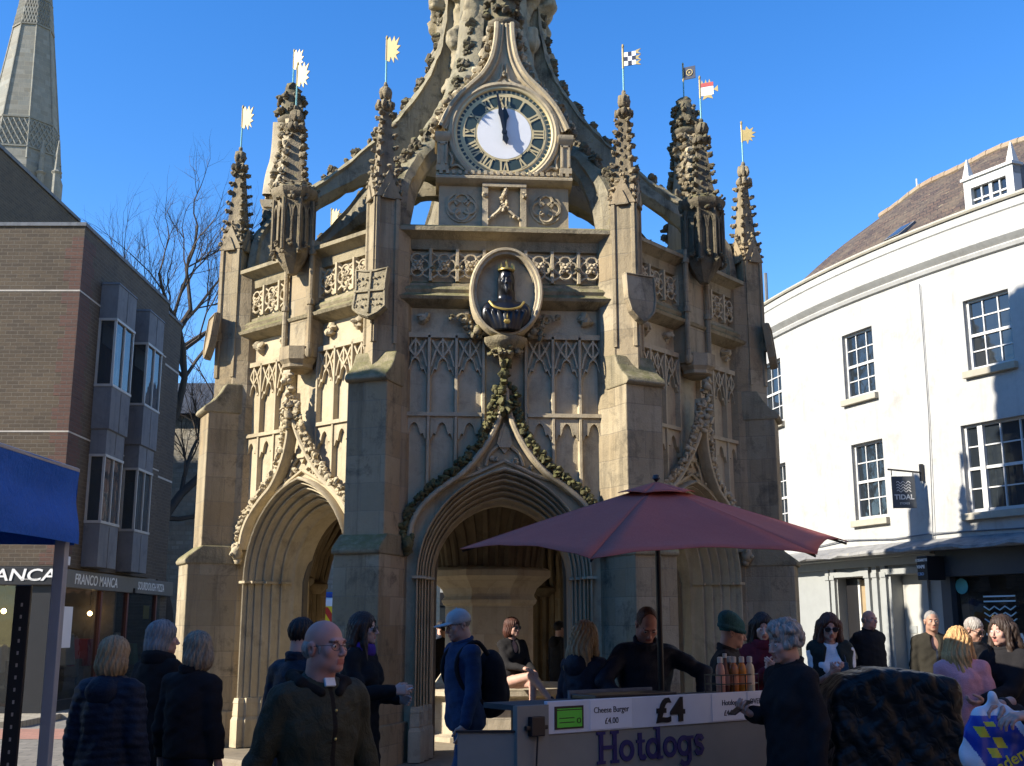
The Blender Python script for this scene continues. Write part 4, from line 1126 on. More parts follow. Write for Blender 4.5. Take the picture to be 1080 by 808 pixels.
for i,(a,b,c,d) in enumerate(WIN):
    f=MB(warp=warp); w=.045; y=.10; cm=(c+d)/2
    f.box(a,a+w,y-.02,y+.05,c,d); f.box(b-w,b,y-.02,y+.05,c,d); f.box(a,b,y-.02,y+.05,c,c+.07); f.box(a,b,y-.02,y+.05,d-w,d); f.box(a+w,b-w,y-.015,y+.04,cm-.025,cm+.025)
    if b-a>1.2:
        for u in(a+.32,b-.32): f.box(u-.05,u+.05,y-.03,y+.05,c,d)
        cols=[a+.32+(b-a-.64)*k/3 for k in(1,2)]
    else: cols=[a+(b-a)*k/3 for k in(1,2)]
    for u in cols: f.box(u-.011,u+.011,y,y+.03,c+.07,d-w)
    rows=[c+.07+(cm-c-.07)*.5,cm+(d-cm)*.5] if (c>5) else [cm+(d-cm)*.5,c+.07+(cm-c-.07)*.5]
    for z in rows: f.box(a+w,b-w,y,y+.03,z-.011,z+.011)
    fo=f.build('window',M_wfr,wb)
    g=MB(warp=warp); g.quad((a+.02,y+.02,c+.03),(b-.02,y+.02,c+.03),(b-.02,y+.02,d-.02),(a+.02,y+.02,d-.02)); g.build('window_pane',M_wgl,fo)
    if c<5:   # railings or blinds seen behind the lower panes
        r=MB(warp=warp)
        for k in range(int((b-a-.3)/.12)): 
            u=a+.2+k*.12; r.box(u-.012,u+.012,y+.10,y+.115,c+.1,c+.75)
        r.build('window_guard',M_wfr,fo)
    s=MB(warp=warp); s.box(a-.06,b+.06,-.09,.12,c-.12,c+.0,4); s.build('sill',M_sill,fo,bevel=.01)
mb=MB(warp=warp); mb.tube([(3.6,-.06,2.95),(3.62,-.05,3.3),(3.7,-.03,5.2),(3.72,-.03,7.6)],.008,4); mb.tube([(U0,-.04,3.12),(.4,-.04,3.1),(1.3,-.05,3.16),(2.6,-.04,3.09),(3.6,-.05,3.12),(6.0,-.04,3.07),(9,-.04,3.1)],.012,5); mb.build('surface_cable',M_lead,wb)
# roof
mb=MB(warp=warp); n=40
vs=[];fs=[]
for i in range(n+1):
    u=UR+(U1-UR)*i/n
    sag=.05*math.sin(u*1.1)+.03*math.sin(u*2.7)
    for k in range(9):
        t=k/8; vs.append((u,.18+t*3.0,8.62+(11.06-8.62)*t+sag*t+.10*math.sin(PI*t)*.6+.012*math.sin(u*9+k)))
for i in range(n):
    for k in range(8): fs.append((i*9+k,(i+1)*9+k,(i+1)*9+k+1,i*9+k+1))
mb.add(vs,fs)
rf=mb.build('roof',M_oldtile,wb,smooth=30)
mb=MB(warp=warp); mb.quad((UR,3.2,8.6),(U1,3.2,8.6),(U1,3.2,11.0),(UR,3.2,11.0)); mb.add([(UR+.01,.2,8.6),(UR+.01,3.2,8.6),(UR+.01,3.2,11.0)],[(0,1,2)]); mb.build('roof_back',M_oldtile,wb)
mb=MB(warp=warp)
for i in range(34):
    u=UR+i*.4; zz=lambda q:11.07+.05*math.sin(q*1.1)+.03*math.sin(q*2.7)
    if u<U1-.4: mb.tube([(u,3.18,zz(u)),(u+.39,3.18,zz(u+.39)+.01)],.085,8)
mb.build('ridge_tiles',stone('ridge_clay',(.30,.20,.13),(.34,.27,.18),(.1,.08,.06),.5,None,0,.5),rf,smooth=40)
# dormer
mb=MB(warp=warp); a,b,c,d=4.72,5.70,8.66,9.22
mb.box(a,a+.14,.12,.3,c,d); mb.box(b-.14,b,.12,.3,c,d); mb.box(a,b,.12,.3,d-.16,d); mb.box(a,b,.12,.3,c-.06,c+.08); mb.box(a-.03,b+.03,.08,.34,d,d+.05)
for u in(a+.05,b-.05): mb.taper(u-.07,u+.07,.12,.26,d+.05,d+.42,.06)
dm=mb.build('dormer',M_wfr,wb)
mb=MB(warp=warp); mb.quad((a+.14,.2,c+.08),(b-.14,.2,c+.08),(b-.14,.2,d-.16),(a+.14,.2,d-.16)); mb.build('window_pane',M_wgl,dm)
mb=MB(warp=warp)
for u in(a+.31,(a+b)/2,b-.31): w=.03 if abs(u-(a+b)/2)<.01 else .012; mb.box(u-w,u+w,.17,.21,c+.08,d-.16)
mb.box(a+.14,b-.14,.17,.21,c+.17,c+.20); mb.build('glazing_bar',M_wfr,dm)
mb=MB(warp=warp); mb.extr([(.3,c),(.3,d+.04),(.95,d+.1),(.45,c)],'x',a+.02,b-.02); mb.build('dormer_cheek',M_lead,dm)
mb=MB(warp=warp); mb.add([(2.55,.36,8.82),(2.95,.36,8.82),(2.95,.80,9.14),(2.55,.80,9.14),(2.55,.30,8.84),(2.95,.30,8.84),(2.95,.74,9.18),(2.55,.74,9.18)],[(0,1,2,3),(4,5,6,7),(0,1,5,4),(1,2,6,5),(2,3,7,6),(3,0,4,7)]); mb.build('rooflight',M_lead,wb)
mb=MB(warp=warp); mb.quad((2.6,.33,8.875),(2.9,.33,8.875),(2.9,.71,9.165),(2.6,.71,9.165)); mb.build('rooflight_pane',glassmat('sky_glass',(.05,.07,.1),.05,.03),wb)
mb=MB(warp=warp); mb.tube([(.4,3.2,10.7),(.4,3.2,11.4)],.02,5); mb.build('aerial_mast',M_wfr,wb)
# shopfront canopy and doors
mb=MB(warp=warp); n=60; vs=[];fs=[]; r2=random.Random(3)
for i in range(n+1):
    u=U0+(U1-U0)*i/n; j=r2.uniform(-.015,.015)
    vs+=[(u,0,2.98),(u,-.02,3.02),(u,-.25,2.94+j),(u,-.48,2.86+j*2),(u,-.5,2.81+j*2),(u,-.48,2.79),(u,0,2.8)]
for i in range(n):
    for k in range(6): fs.append((i*7+k,i*7+k+1,(i+1)*7+k+1,(i+1)*7+k))
mb.add(vs,fs); mb.build('slate_canopy',M_slate,wb,smooth=20)
mb=MB(warp=warp); mb.box(U0,3.75,-.10,.05,2.62,2.79,24); mb.box(U0,3.75,-.3,.0,2.76,2.80,24); mb.build('door_fascia',M_gley,wb)
HO=[(.89,1.80,G,2.45),(2.45,3.28,G,2.45)]
mb=MB(warp=warp); facade(mb,U0,3.8,G,2.65,HO,0.0,.3)
for u in(.62,.80,1.86,2.08,2.32,3.34,3.66):
    mb.box(u-.06,u+.06,-.06,.02,.0,2.62); mb.box(u-.08,u+.08,-.08,.02,G,.25); mb.box(u-.075,u+.075,-.08,.02,2.42,2.5)
for a,b in((.80,1.86),(2.38,3.34)): mb.box(a-.06,b+.06,-.07,.02,2.46,2.56)
mb.build('door_surround',M_gley,wb)
mb=MB(warp=warp); mb.box(.9,1.3,.2,.25,G,2.45); mb.box(.9,1.79,.3,.32,G,2.45)
mb.build('dark_doorway',M_fas,wb)
mb=MB(warp=warp); mb.box(1.30,1.78,.24,.28,.1,2.4); dr=mb.build('door',plain('brown_board_door',(.33,.24,.13),.7),wb); tag(dr,'pale brown boarded door panel')
mb=MB(warp=warp); mb.box(1.26,1.32,.2,.26,.0,2.42); mb.build('door_edge',M_wfr,dr)
mb=MB(warp=warp); mb.box(2.46,3.27,.26,.3,G,2.45); dr=mb.build('door',plain('cream_door',(.42,.405,.36),.55,0,.1),wb); tag(dr,'cream painted closed door')
mb=MB(warp=warp); mb.box(2.55,2.75,.25,.262,1.42,1.55); mb.build('letter_plate',M_gley,dr)
# dark shop
mb=MB(warp=warp); mb.box(3.78,9.5,-.22,.05,2.36,2.80,20); fa=mb.build('shop_fascia',plain('slate_grey_fascia',(.045,.05,.055),.45,0,.15),wb)
mb=MB(warp=warp); mb.box(3.75,3.95,-.1,.1,G,2.36); mb.box(3.75,9.5,-.1,.1,G,.5,20); mb.box(9.3,9.5,-.1,.1,G,2.36); mb.box(6.6,6.72,-.06,.06,.5,2.36); mb.build('shop_frame',plain('slate_grey_frame',(.06,.065,.075),.45,0,.15),wb)
mb=MB(warp=warp)
for i in range(16): u=3.95+i*.335; mb.quad((u,.02,.5),(u+.335,.02,.5),(u+.335,.02,2.36),(u,.02,2.36))
mb.build('shop_glass',M_shopgl,wb)
mb=MB(warp=warp); mb.box(3.9,9.4,.33,.345,.4,2.4,10); mb.build('brick_shop_back',brick('dark_shop_brick',(.06,.045,.035),(.035,.028,.022),(.02,.018,.015)),wb)
# vape projecting sign
mb=MB(warp=warp); mb.box(3.78,4.0,-.62,-.24,2.30,2.70); ps=mb.build('projecting_sign',M_fas,wb,bevel=.006)
def wtext(body,size,u,z,y,mat,par,nm,**k):
    d=-bfun(u); sl=math.atan2(bfun(u+.01)-bfun(u-.01),.02)
    return text(nm,body,size,mat,par,(u,y+d,z),(PI/2,0,-sl),**k)
wtext('E CIGARETTE',.06,3.89,2.63,-.63,M_let,ps,'sign_lettering',sx=.7,bold=.002); wtext('VAPE',.075,3.87,2.52,-.63,M_let,ps,'sign_lettering',bold=.003); wtext('CBD',.07,3.86,2.40,-.63,plain('blue_lettering',(.3,.5,.75),.5),ps,'sign_lettering')
wtext('TIDAL',.34,5.0,1.30,-.02,M_let,fa,'window_lettering',bold=.004)
M_teal=plain('teal_sticker',(.05,.38,.48),.5)
mb=MB(warp=warp); mb.M=Matrix.Translation((4.1,-.005,2.2))@Matrix.Rotation(PI/2,4,'X'); mb.lathe([(.13,0),(.13,.006)],20); mb.build('round_sticker',M_teal,wb)
wv=MB(warp=warp)
M_wave=plain('pale_blue_decal',(.5,.68,.75),.6,0,.05)
for i,z in enumerate((2.02,1.94)): wv.box(4.52,5.12,-.012,-.004,z-.012,z+.012,4)
for z in(1.83,1.73,1.63): wv.tube([(4.52+.6*i/24,-.012,z+.03*abs(((i/4)%2)-1)*2-.03) for i in range(25)],.011,4)
wv.build('wave_logo',M_wave,wb)
# hanging TIDAL sign
wx,wy=3.3,-bfun(3.18)
hs=empty('hanging_sign','square slate hanging sign lettered TIDAL on a bracket above the doors','sign',(7.006,26.35,-.2015),R(-67.138)); hs.scale=(1.13,1.13,1.13)
mb=MB(); mb.box(wx+.12,wx+.18,wy-.06,wy-.01,4.05,4.35); mb.tube([(wx+.15,wy-.05,4.2),(wx+.08,wy-.72,4.23)],.016,6); mb.build('bracket',M_black,hs)
mb=MB(); 
for t in(.25,.9): mb.tube([(wx+.15-.07*t,wy-.05-.67*t,4.21),(wx+.15-.07*t,wy-.05-.67*t,4.12)],.008,4)
mb.build('hanger',M_black,hs)
sg=empty('sign_board','','') if False else None
yaw=R(62)
mb=MB(); mb.M=Matrix.Translation((wx+.1,wy-.42,3.84))@Matrix.Rotation(yaw,4,'Z'); mb.box(-.2,.2,-.015,.015,-.28,.28); sgn=mb.build('sign_panel',plain('slate_sign',(.07,.075,.08),.5,0,.1),hs,bevel=.004)
mb=MB(); mb.M=Matrix.Translation((wx+.1,wy-.42,3.84))@Matrix.Rotation(yaw,4,'Z')
for z in(.17,.12,.07,.02): mb.tube([(-.12+.24*i/16,-.018,z+.02*math.sin(i*PI/3)) for i in range(17)],.007,4)
mb.build('wave_emblem',M_let,sgn)
t_=text('sign_lettering','TIDAL',.12,M_let,sgn,(wx+.1,wy-.42,3.84),(PI/2,0,yaw),bold=.003); t_.location=Vector((wx+.1,wy-.42,3.75))+Matrix.Rotation(yaw,3,'Z')@Vector((0,-.018,0))
t_=text('sign_small_lettering','STORES',.05,M_let,sgn,(0,0,0),(PI/2,0,yaw)); t_.location=Vector((wx+.1,wy-.42,3.64))+Matrix.Rotation(yaw,3,'Z')@Vector((0,-.018,0))
# ------------------------------------------------------------------ behind: small white dormered house, street houses, stone house
rh=empty('rear_white_house','small white house with dormer window behind the white rendered building','building',(9.0,31,0),R(-35))
mb=MB(); mb.box(-3,4,0,5,G,9.6); mb.extr([(-3.1,9.6),(4.1,9.6),(4.1,10.3),(-1.5,10.5)],'y',1.2,4); mb.build('wall',M_ren,rh)
mb=MB(); mb.box(-3.1,4.1,-.1,1.2,9.6,9.7); mb.build('coping',M_lead,rh)
mb=MB(); mb.box(-.6,.6,.6,.9,9.7,10.9); mb.box(-.75,.75,.5,1.3,10.9,11.0); w_=mb.build('dormer',M_wfr,rh)
mb=MB(); mb.box(-.4,.4,.58,.61,9.85,10.7); mb.build('window_pane',M_wgl,w_); mb=MB(); mb.box(-.03,.03,.56,.6,9.85,10.7); mb.box(-.4,.4,.56,.6,10.25,10.3); mb.build('glazing_bar',M_wfr,w_)
mb=MB(); mb.tube([(-2.0,.3,9.6),(-2.0,.3,11.8)],.05,6); mb.build('vent_pipe',M_lead,rh)
M_flint=stone('flint_wall',(.56,.50,.40),(.44,.39,.30),(.16,.14,.11),.45,(.28,.16,.03),0,.8)
sh=empty('stone_house','pale flint house with dark slate roof seen past the brick building','building',(-7,38,0))
mb=MB(); mb.box(-8,4.2,0,7,G,8.6); mb.build('wall',M_flint,sh)
mb=MB(); mb.extr([(-.3,8.55),(3.5,10.4),(7.3,8.55)],'x',-8.2,4.4); mb.build('roof',plain('dark_slate',(.05,.055,.065),.7,0,.3,3),sh)
for x in(-2.4,.4,2.6):
    mb=MB(); mb.box(x-.5,x+.5,-.05,.05,4.2,5.8); w_=mb.build('window',M_wfr,sh); mb=MB(); mb.box(x-.42,x-.03,-.06,-.04,4.28,5.72); mb.box(x+.03,x+.42,-.06,-.04,4.28,5.72); mb.build('window_pane',M_wgl,w_)
def street(name,label,x0,x1,y,h,mw,mr,seed):
    r=random.Random(seed); t=empty(name,label,'building',(x0,y,0)); w=x1-x0
    mb=MB(); mb.box(0,w,0,6,G,h); mb.build('wall',mw,t)
    mb=MB(); mb.extr([(-.25,h),(3,h+2.0),(6.2,h)],'x',-.1,w+.1); mb.build('roof',mr,t)
    n=max(2,int(w/1.9))
    for i in range(n):
        x=(i+.5)*w/n
        for z in(3.4,6.0):
            if z+1.5<h: 
                mb=MB(); mb.box(x-.5,x+.5,-.04,.03,z,z+1.45); mb.box(x-.58,x+.58,-.1,.03,z-.1,z); f=mb.build('window',M_wfr,t); mb=MB()
                for a in(-.44,.03):
                    for b in(.06,.76): mb.box(x+a,x+a+.41,-.05,-.035,z+b,z+b+.63)
                mb.build('window_pane',M_wgl,f)
    mb=MB(); mb.box(.2,w-.2,-.12,.0,2.45,2.95); mb.build('shop_fascia',r.choice([M_fas,M_gley,M_navy]),t)
    mb=MB()
    for i in range(n): x=(i+.5)*w/n; mb.box(x-w/n*.42,x+w/n*.42,-.03,.01,.5,2.4)
    mb.build('shop_window',M_wgl,t)
street('street_house','white painted street house with shop seen far off through the front arch',-7.5,-1.2,50,7.6,M_ren,M_oldtile,1)
street('street_house','brick street house behind the cross beside the white one',-1.1,5.6,50,8.2,M_shb,M_tile,2)
street('street_house','pale stone street house at the far right behind the cross',5.7,13,49,7.8,M_flint,M_tile,3)
street('street_house','brick street house left of the white one behind the cross',-14,-7.6,51,7.0,M_shb,M_tile,4)
# ------------------------------------------------------------------ bare tree
M_bark=stone('bark',(.085,.066,.05),(.06,.047,.036),(.03,.025,.02),.4,None,0,.8)
tr=empty('bare_tree','leafless winter tree rising behind the brick building','tree',(-10.6,36,G)); tr.scale=(1.4,1.4,1.4)
rt=random.Random(11); TRK=MB(); BRA=MB(); TW=MB()
def grow(p,d,L,r,lev):
    n=4 if lev<4 else 3; pts=[p]; q=p; dd=d
    for i in range(n):
        dd=(dd+Vector((rt.gauss(0,.16),rt.gauss(0,.16),rt.gauss(.05,.10)))).normalized(); q=q+dd*(L/n); pts.append(q)
    rs=[r*(1-.4*i/n) for i in range(n+1)]
    mbx=TRK if lev==0 else (BRA if lev<3 else TW)
    mbx.tube(pts,rs,7 if lev<2 else (5 if lev<3 else 3),cap=False)
    if lev>=7 or r<.0022: return
    kn=6 if lev==0 else (5 if lev<2 else 4 if lev<5 else 3)
    for k in range(kn):
        t=rt.uniform(.45,1) if k else 1.0
        i=min(n,int(t*n)); base=pts[i]
        ax=dd.orthogonal().normalized(); ax.rotate(Matrix.Rotation(rt.uniform(0,2*PI),3,dd)); 
        nd=(dd+ax*rt.uniform(.45,.95)*(0.5 if k==0 else 1)).normalized(); nd=(nd+Vector((0,0,.12))).normalized()
        grow(base,nd,L*rt.uniform(.60,.80)*(.9 if lev else .75),rs[i]*(.74 if k==0 else .58),lev+1)
grow(Vector((0,0,0)),Vector((.03,0,1)),6.0,.27,0)
TRK.build('trunk',M_bark,tr,smooth=60); b_=BRA.build('branch',M_bark,tr,smooth=60); TW.build('twig',M_bark,tr)
# ------------------------------------------------------------------ people
SK_F=[.52,.31,.23]
def skinset(nm,c):
    return [skinmat(nm+'_skin',c),plain(nm+'_lips',(c[0]*.75,c[1]*.45,c[2]*.45),.5,0,.1),plain(nm+'_eye_white',(.5,.47,.44),.3,0,.05),plain(nm+'_iris',(.03,.025,.02),.2,0,.0),plain(nm+'_brow',(c[0]*.35,c[1]*.3,c[2]*.28),.8,0,.2)]
SKINS={'fair':skinset('fair',(.50,.30,.225)),'pink':skinset('ruddy',(.52,.27,.20)),'tan':skinset('tanned',(.38,.22,.15)),'pale':skinset('pale',(.56,.37,.29))}
HAIRM={'blond':hairmat('blond_hair',(.50,.34,.17),(.22,.14,.065)),'ash':hairmat('ash_blond_hair',(.40,.31,.20),(.12,.09,.06)),'grey':hairmat('grey_hair',(.32,.30,.27),(.13,.12,.11)),'silver':hairmat('silver_hair',(.44,.39,.33),(.20,.17,.14)),
 'brown':hairmat('brown_hair',(.055,.032,.02),(.018,.011,.008)),'dark':hairmat('dark_hair',(.022,.015,.012),(.008,.006,.005)),'auburn':hairmat('auburn_hair',(.10,.03,.015),(.035,.012,.008)),'gold':hairmat('golden_hair',(.72,.43,.17),(.33,.16,.055)),'crop':hairmat('cropped_brown_hair',(.11,.05,.028),(.05,.026,.016))}
def rot3(yaw=0,pitch=0,roll=0):
    return Matrix.Rotation(R(yaw),3,'Z')@Matrix.Rotation(R(pitch),3,'X')@Matrix.Rotation(R(roll),3,'Y')
def hand_mesh(W,d,n,side,curl=.35,grip=None,h=.0042):
    d=Vector(d).normalized(); n=Vector(n); n=(n-d*n.dot(d)).normalized(); w=d.cross(n)*(1 if side<0 else -1)
    W=Vector(W)
    lo=W-Vector((.21,.21,.21)); hi=W+Vector((.21,.21,.21))
    pts=[W+d*.21+w*.07,W-d*.06-w*.06,W+d*.1+n*.12,W-n*.05+w*.1,W-d*.03+n*.03,W+d*.05-w*.07]
    lo=[min(p[i] for p in pts)-.03 for i in range(3)]; hi=[max(p[i] for p in pts)+.03 for i in range(3)]
    F=Field(lo,hi,h)
    F.cap(W-d*.05,W+d*.01,.028,.027,.01)
    for i in range(4):
        b=W+d*(.088-.004*abs(i-1))+w*(.0285-.019*i)
        F.cap(W+d*.012+w*(.016-.011*i),b,.0155,.0125,.018)
        L=(.95,1.05,1.0,.78)[i]; p=b; a=curl*(.8+.12*i); dd=d
        for sgm,r0,r1 in((.042,.0098,.009),(.027,.009,.0083),(.021,.0083,.0072)):
            dd=(Matrix.Rotation(a,3,d.cross(n))@dd); q=p+dd*sgm*L
            F.cap(p,q,r0,r1,.004); p=q; a*=1.15
    b=W+d*.02+w*.022; td=(d*.62+w*.62+n*(.25+.5*curl)).normalized()
    q=b+td*.045; F.cap(b,q,.0165,.0125,.014); td2=(d*.9+w*.1+n*(.25+.5*curl)).normalized(); q2=q+td2*.032; F.cap(q,q2,.0115,.0105,.005); F.cap(q2,q2+(td2+n*.15).normalized()*.026,.0105,.0085,.004)
    return F.mesh()
def ik(S,W,la,lb,hint):
    S=Vector(S);W=Vector(W); D=W-S; L=D.length
    if L>la+lb-.005: W=S+D*((la+lb-.005)/L); D=W-S; L=D.length
    x=(la*la-lb*lb+L*L)/(2*L); h=math.sqrt(max(1e-6,la*la-x*x)); dn=D.normalized(); hv=Vector(hint); hv=(hv-dn*hv.dot(dn)).normalized()
    return S+dn*x+hv*h, W
def hair_mesh(style,T,seed=0):
    ell=lambda c,r,k=.02,op='add':F.ell((T@np.array([*c,1.0]))[:3],r,k,op,M=T[:3,:3])
    cap=lambda a,b,ra,rb,k=.02,op='add':F.cap((T@np.array([*a,1.0]))[:3],(T@np.array([*b,1.0]))[:3],ra,rb,k,op)
    c=T[:3,3]; low=.52 if style in('long','wavy','longback') else .22
    F=Field((c[0]-.2,c[1]-.22,c[2]-low),(c[0]+.2,c[1]+.24,c[2]+.22),.0065 if low<.3 else .0075)
    r=np.random.RandomState(seed)
    if style=='balding':
        ell((0,.03,-.005),(.081,.094,.065)); ell((0,-.03,.095),(.085,.125,.078),.01,'sub'); ell((0,-.11,-.02),(.09,.085,.12),.01,'sub')
        for s in(-1,1): ell((s*.085,.01,-.03),(.03,.035,.045),.005,'sub')
    elif style=='short':
        ell((0,.02,.04),(.081,.101,.091)); ell((0,-.12,-.045),(.085,.085,.115),.015,'sub'); ell((0,.08,-.15),(.15,.2,.09),.01,'sub')
        for s in(-1,1): ell((s*.088,.0,-.03),(.03,.04,.05),.01,'sub')
    elif style=='crop':
        ell((0,.022,.037),(.0775,.0965,.0885)); ell((0,-.115,-.02),(.085,.08,.12),.015,'sub'); ell((0,.08,-.15),(.15,.2,.09),.01,'sub')
        for s in(-1,1): ell((s*.088,.0,-.03),(.03,.04,.05),.01,'sub')
    elif style=='receding':
        ell((0,.022,.037),(.0785,.0975,.0885)); ell((0,-.095,.06),(.07,.085,.1),.012,'sub'); ell((0,-.12,-.04),(.09,.085,.12),.012,'sub'); ell((0,.08,-.15),(.15,.2,.09),.01,'sub')
        for s in(-1,1): ell((s*.088,.0,-.03),(.03,.04,.05),.01,'sub')
    elif style=='bob':
        ell((0,.02,.04),(.094,.112,.1)); ell((0,.045,-.05),(.105,.095,.105),.03); ell((0,-.135,-.06),(.07,.11,.12),.02,'sub'); ell((0,0,-.27),(.3,.3,.135),.02,'sub')
    elif style=='curly':
        ell((0,.02,.04),(.085,.102,.095))
        for i in range(130):
            v=r.normal(size=3); v/=np.linalg.norm(v)
            if v[2]<-.55 or (v[1]<-.5 and v[2]<.35): continue
            q=np.array([0,.025,.035])+v*np.array([.092,.11,.1])*r.uniform(.9,1.12)
            if q[2]<-.1: continue
            ell(q,(r.uniform(.015,.03),)*3,.012)
        ell((0,-.13,-.05),(.065,.085,.11),.01,'sub')
    elif style in('long','wavy','longback'):
        ell((0,.02,.04),(.089,.108,.098))
        wv=.03 if style=='wavy' else .004
        for i in range(9):
            t=-1+i/4; p=[(t*.085,.03+.06*(1-t*t),.02),(t*.1,.06+.05*(1-t*t),-.12),(t*.105+wv*math.sin(i*2),.06+.05*(1-t*t),-.24),(t*.09+wv*math.sin(i*3+1),.05+.05*(1-t*t),(-.45 if style=='wavy' else -.38)+r.uniform(-.02,.04))]
            for a,b,ra,rb in zip(p[:-1],p[1:],(.04,.036,.03),(.036,.03,.014)): cap(a,b,ra,rb,.025)
        if style!='longback':
            for s in(-1,1): cap((s*.076,-.02,.03),(s*.092,-.03,-.12),.026,.026,.02); cap((s*.092,-.03,-.12),(s*.095,-.06,-.33),.026,.012,.02)
        ell((0,-.14,-.045),(.066,.105,.13),.012,'sub')
    elif style=='cap':
        ell((0,.015,.045),(.088,.108,.09)); ell((0,.015,-.07),(.2,.2,.095),.004,'sub'); ell((0,-.125,.028),(.072,.085,.012),.01); cap((0,.015,.134),(0,.015,.138),.009,.009,.004)
    elif style=='beanie':
        ell((0,.015,.05),(.09,.108,.1)); ell((0,.06,.11),(.07,.08,.07),.04)
        for i in range(20):
            a=2*PI*i/20; b=2*PI*(i+1)/20; cap((.088*math.cos(a),.015+.106*math.sin(a),.035+.012*math.sin(a)),(.088*math.cos(b),.015+.106*math.sin(b),.035+.012*math.sin(b)),.017,.017,.008)
        ell((0,.015,-.1),(.2,.2,.115),.004,'sub')
    if style not in('cap','beanie'):
        X,Y,Z=F.full(); Ti=np.linalg.inv(T); lx=Ti[0,0]*X+Ti[0,1]*Y+Ti[0,2]*Z+Ti[0,3]; ly=Ti[1,0]*X+Ti[1,1]*Y+Ti[1,2]*Z+Ti[1,3]; lz=Ti[2,0]*X+Ti[2,1]*Y+Ti[2,2]*Z+Ti[2,3]
        an=np.arctan2(lx,ly)
        am=.0016 if style in('crop','balding','receding') else (.0045 if style in('wavy','bob') else .0035)
        F.D=F.D+am*np.sin(an*23+4*np.sin(lz*18)+seed)+am*.7*np.sin(an*41-7*lz*9+seed*2)
        if style in('curly',): F.wob(.003,120,seed)
    elif style=='beanie':
        X,Y,Z=F.full(); F.D=F.D+.0022*np.sin(np.arctan2(X-c[0],Y-c[1])*34)
    else: F.wob(.001,60,2)
    return F.mesh()

